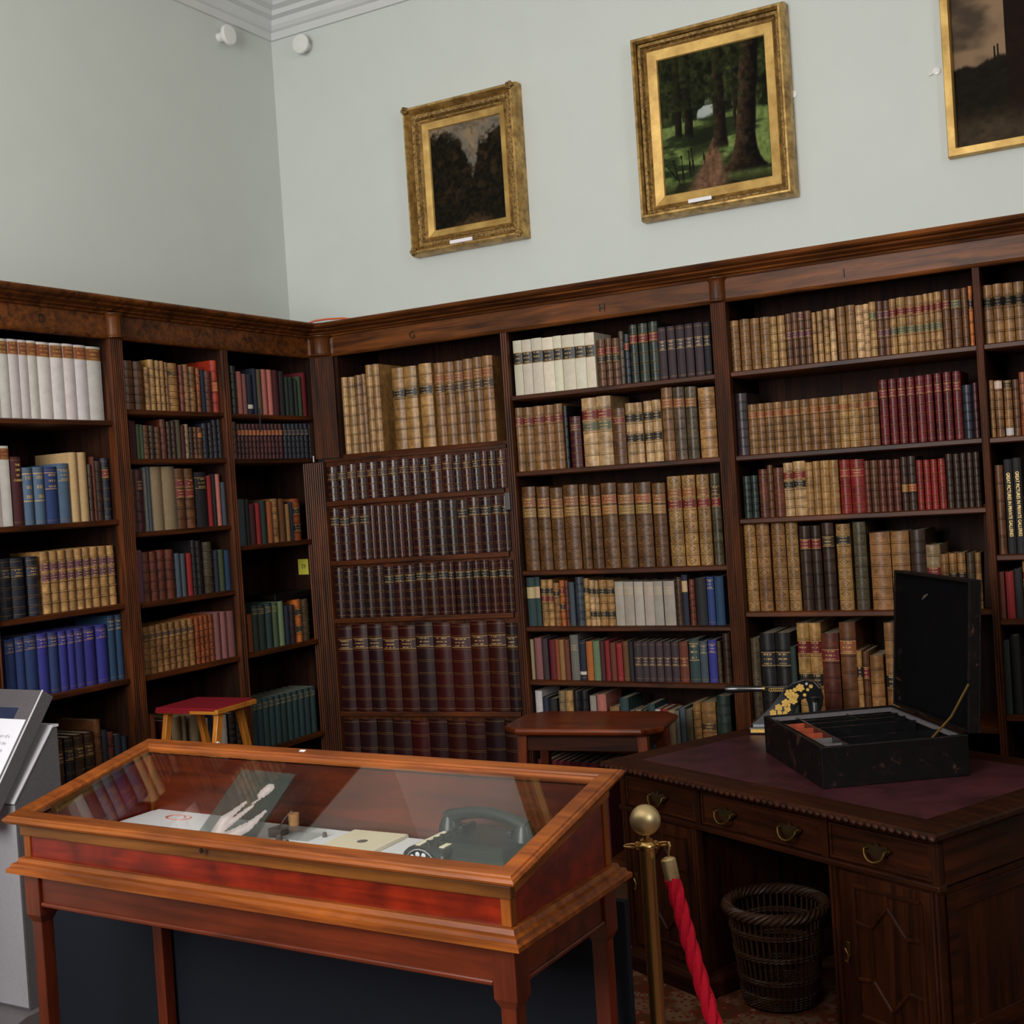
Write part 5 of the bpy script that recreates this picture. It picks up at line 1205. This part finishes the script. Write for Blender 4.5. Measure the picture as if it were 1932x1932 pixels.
la = legs(-.085, -.30, -.135, .018); lb_ = legs(-.085, -.30, .128, .018); legs(.075, .30, -.112, .016); legs(.075, .30, .104, .016)
for l_, xx in ((la, -.135), (lb_, .128)):
    MB().lathe([(.001, 0), (.013, 0), (.011, .005), (.001, .006)], (xx+.011, -.118, .82), 12, 'x').build('bolt', 'white_plastic', l_)
for z, y in ((.66, -.152), (.40, -.211), (.16, -.266)): bx('step', 'pale_wood_x', (-.124, y-.055, z), (.117, y+.055, z+.02), ST, .003)
for z, y in ((.55, .17), (.2, .252)): bx('stretcher', 'pale_wood_x', (-.101, y-.008, z), (.093, y+.008, z+.03), ST, .002)

# ================================================================== INFORMATION KIOSK
KR = .36; KL = .02
KI = thing('information_kiosk', 'brushed steel information lectern with printed sheet beside left bookcase', 'kiosk', (.19, -2.1, 0))
ko = Vector((-.19, 2.1, 0))
def kx_(name, mat, poly, x0, x1, bev=.003, par=None): 
    return MB().slab_x([(y+2.1, z) for y, z in poly], x0-.19, x1-.19).build(name, mat, par or KI, bev)
kx_('body', 'kiosk_side', [(-2.218, .14), (-2.025, .14), (-2.025, 1.055), (-2.05, 1.055), (-2.218, .84)], KL, KR)
kx_('sloping_top', 'steel_lit', [(-2.224, .833), (-2.048, 1.057), (-2.048, 1.066), (-2.228, .838)], KL-.002, KR+.003, .001)
kx_('top_lip', 'steel_lit', [(-2.048, 1.057), (-2.022, 1.057), (-2.022, 1.066), (-2.048, 1.066)], KL-.002, KR+.003, .001)
kx_('front_plate', 'steel', [(-2.223, .15), (-2.2185, .15), (-2.2185, .83), (-2.223, .83)], KL, KR, .001)
kx_('base_plate', 'steel_dark', [(-2.34, .0), (-1.98, .0), (-1.98, .14), (-2.26, .14), (-2.34, .12)], KL-.01, KR+.03, .003)
# tilted screen panel
a0, a1 = Vector((0, -2.36, .80)), Vector((0, -2.078, 1.193)); dv = (a1-a0).normalized(); nv_ = Vector((0, dv.z, -dv.y))   # inward normal (away from reader)
Lp = (a1-a0).length
PM = Matrix(((1, 0, 0, 0), (0, dv.y, -nv_.y, a0.y), (0, dv.z, -nv_.z, a0.z), (0, 0, 0, 1)))
PM = Matrix.Translation(ko) @ PM
def pn(name, mat, a, b, bev=.002, par=None): 
    mb = MB(); mb.M = PM; mb.box(a, b); return mb.build(name, mat, par or KI, bev)
sc_ = pn('screen_panel', 'kiosk_side', (.0, 0, -.052), (KR+.005, Lp, 0), .003)
pn('edge_strip', 'steel_lit', (KR-.001, .0, -.001), (KR+.006, Lp, .0012), .0005, sc_)
pn('display', 'navy_screen', (.03, Lp-.115, .0), (KR-.075, Lp-.07, .0012), 0, sc_)
sheet_ = pn('printed_sheet', 'paper', (.005, .02, .0), (KR-.012, Lp-.112, .0014), 0, sc_)
for q, s_ in enumerate(('is part of a', 'with the', 'ocklands', 'ailable', 'ue')):
    o = text_mesh(s_, .017, 'ink_soft', sheet_, (0, 0, 0), (0, 0, 0), 'lettering', align='RIGHT', ext=.0002)
    o.matrix_basis = PM @ Matrix.Translation((KR-.05-.012*q*.2, Lp-.175-.026*q, .0019))
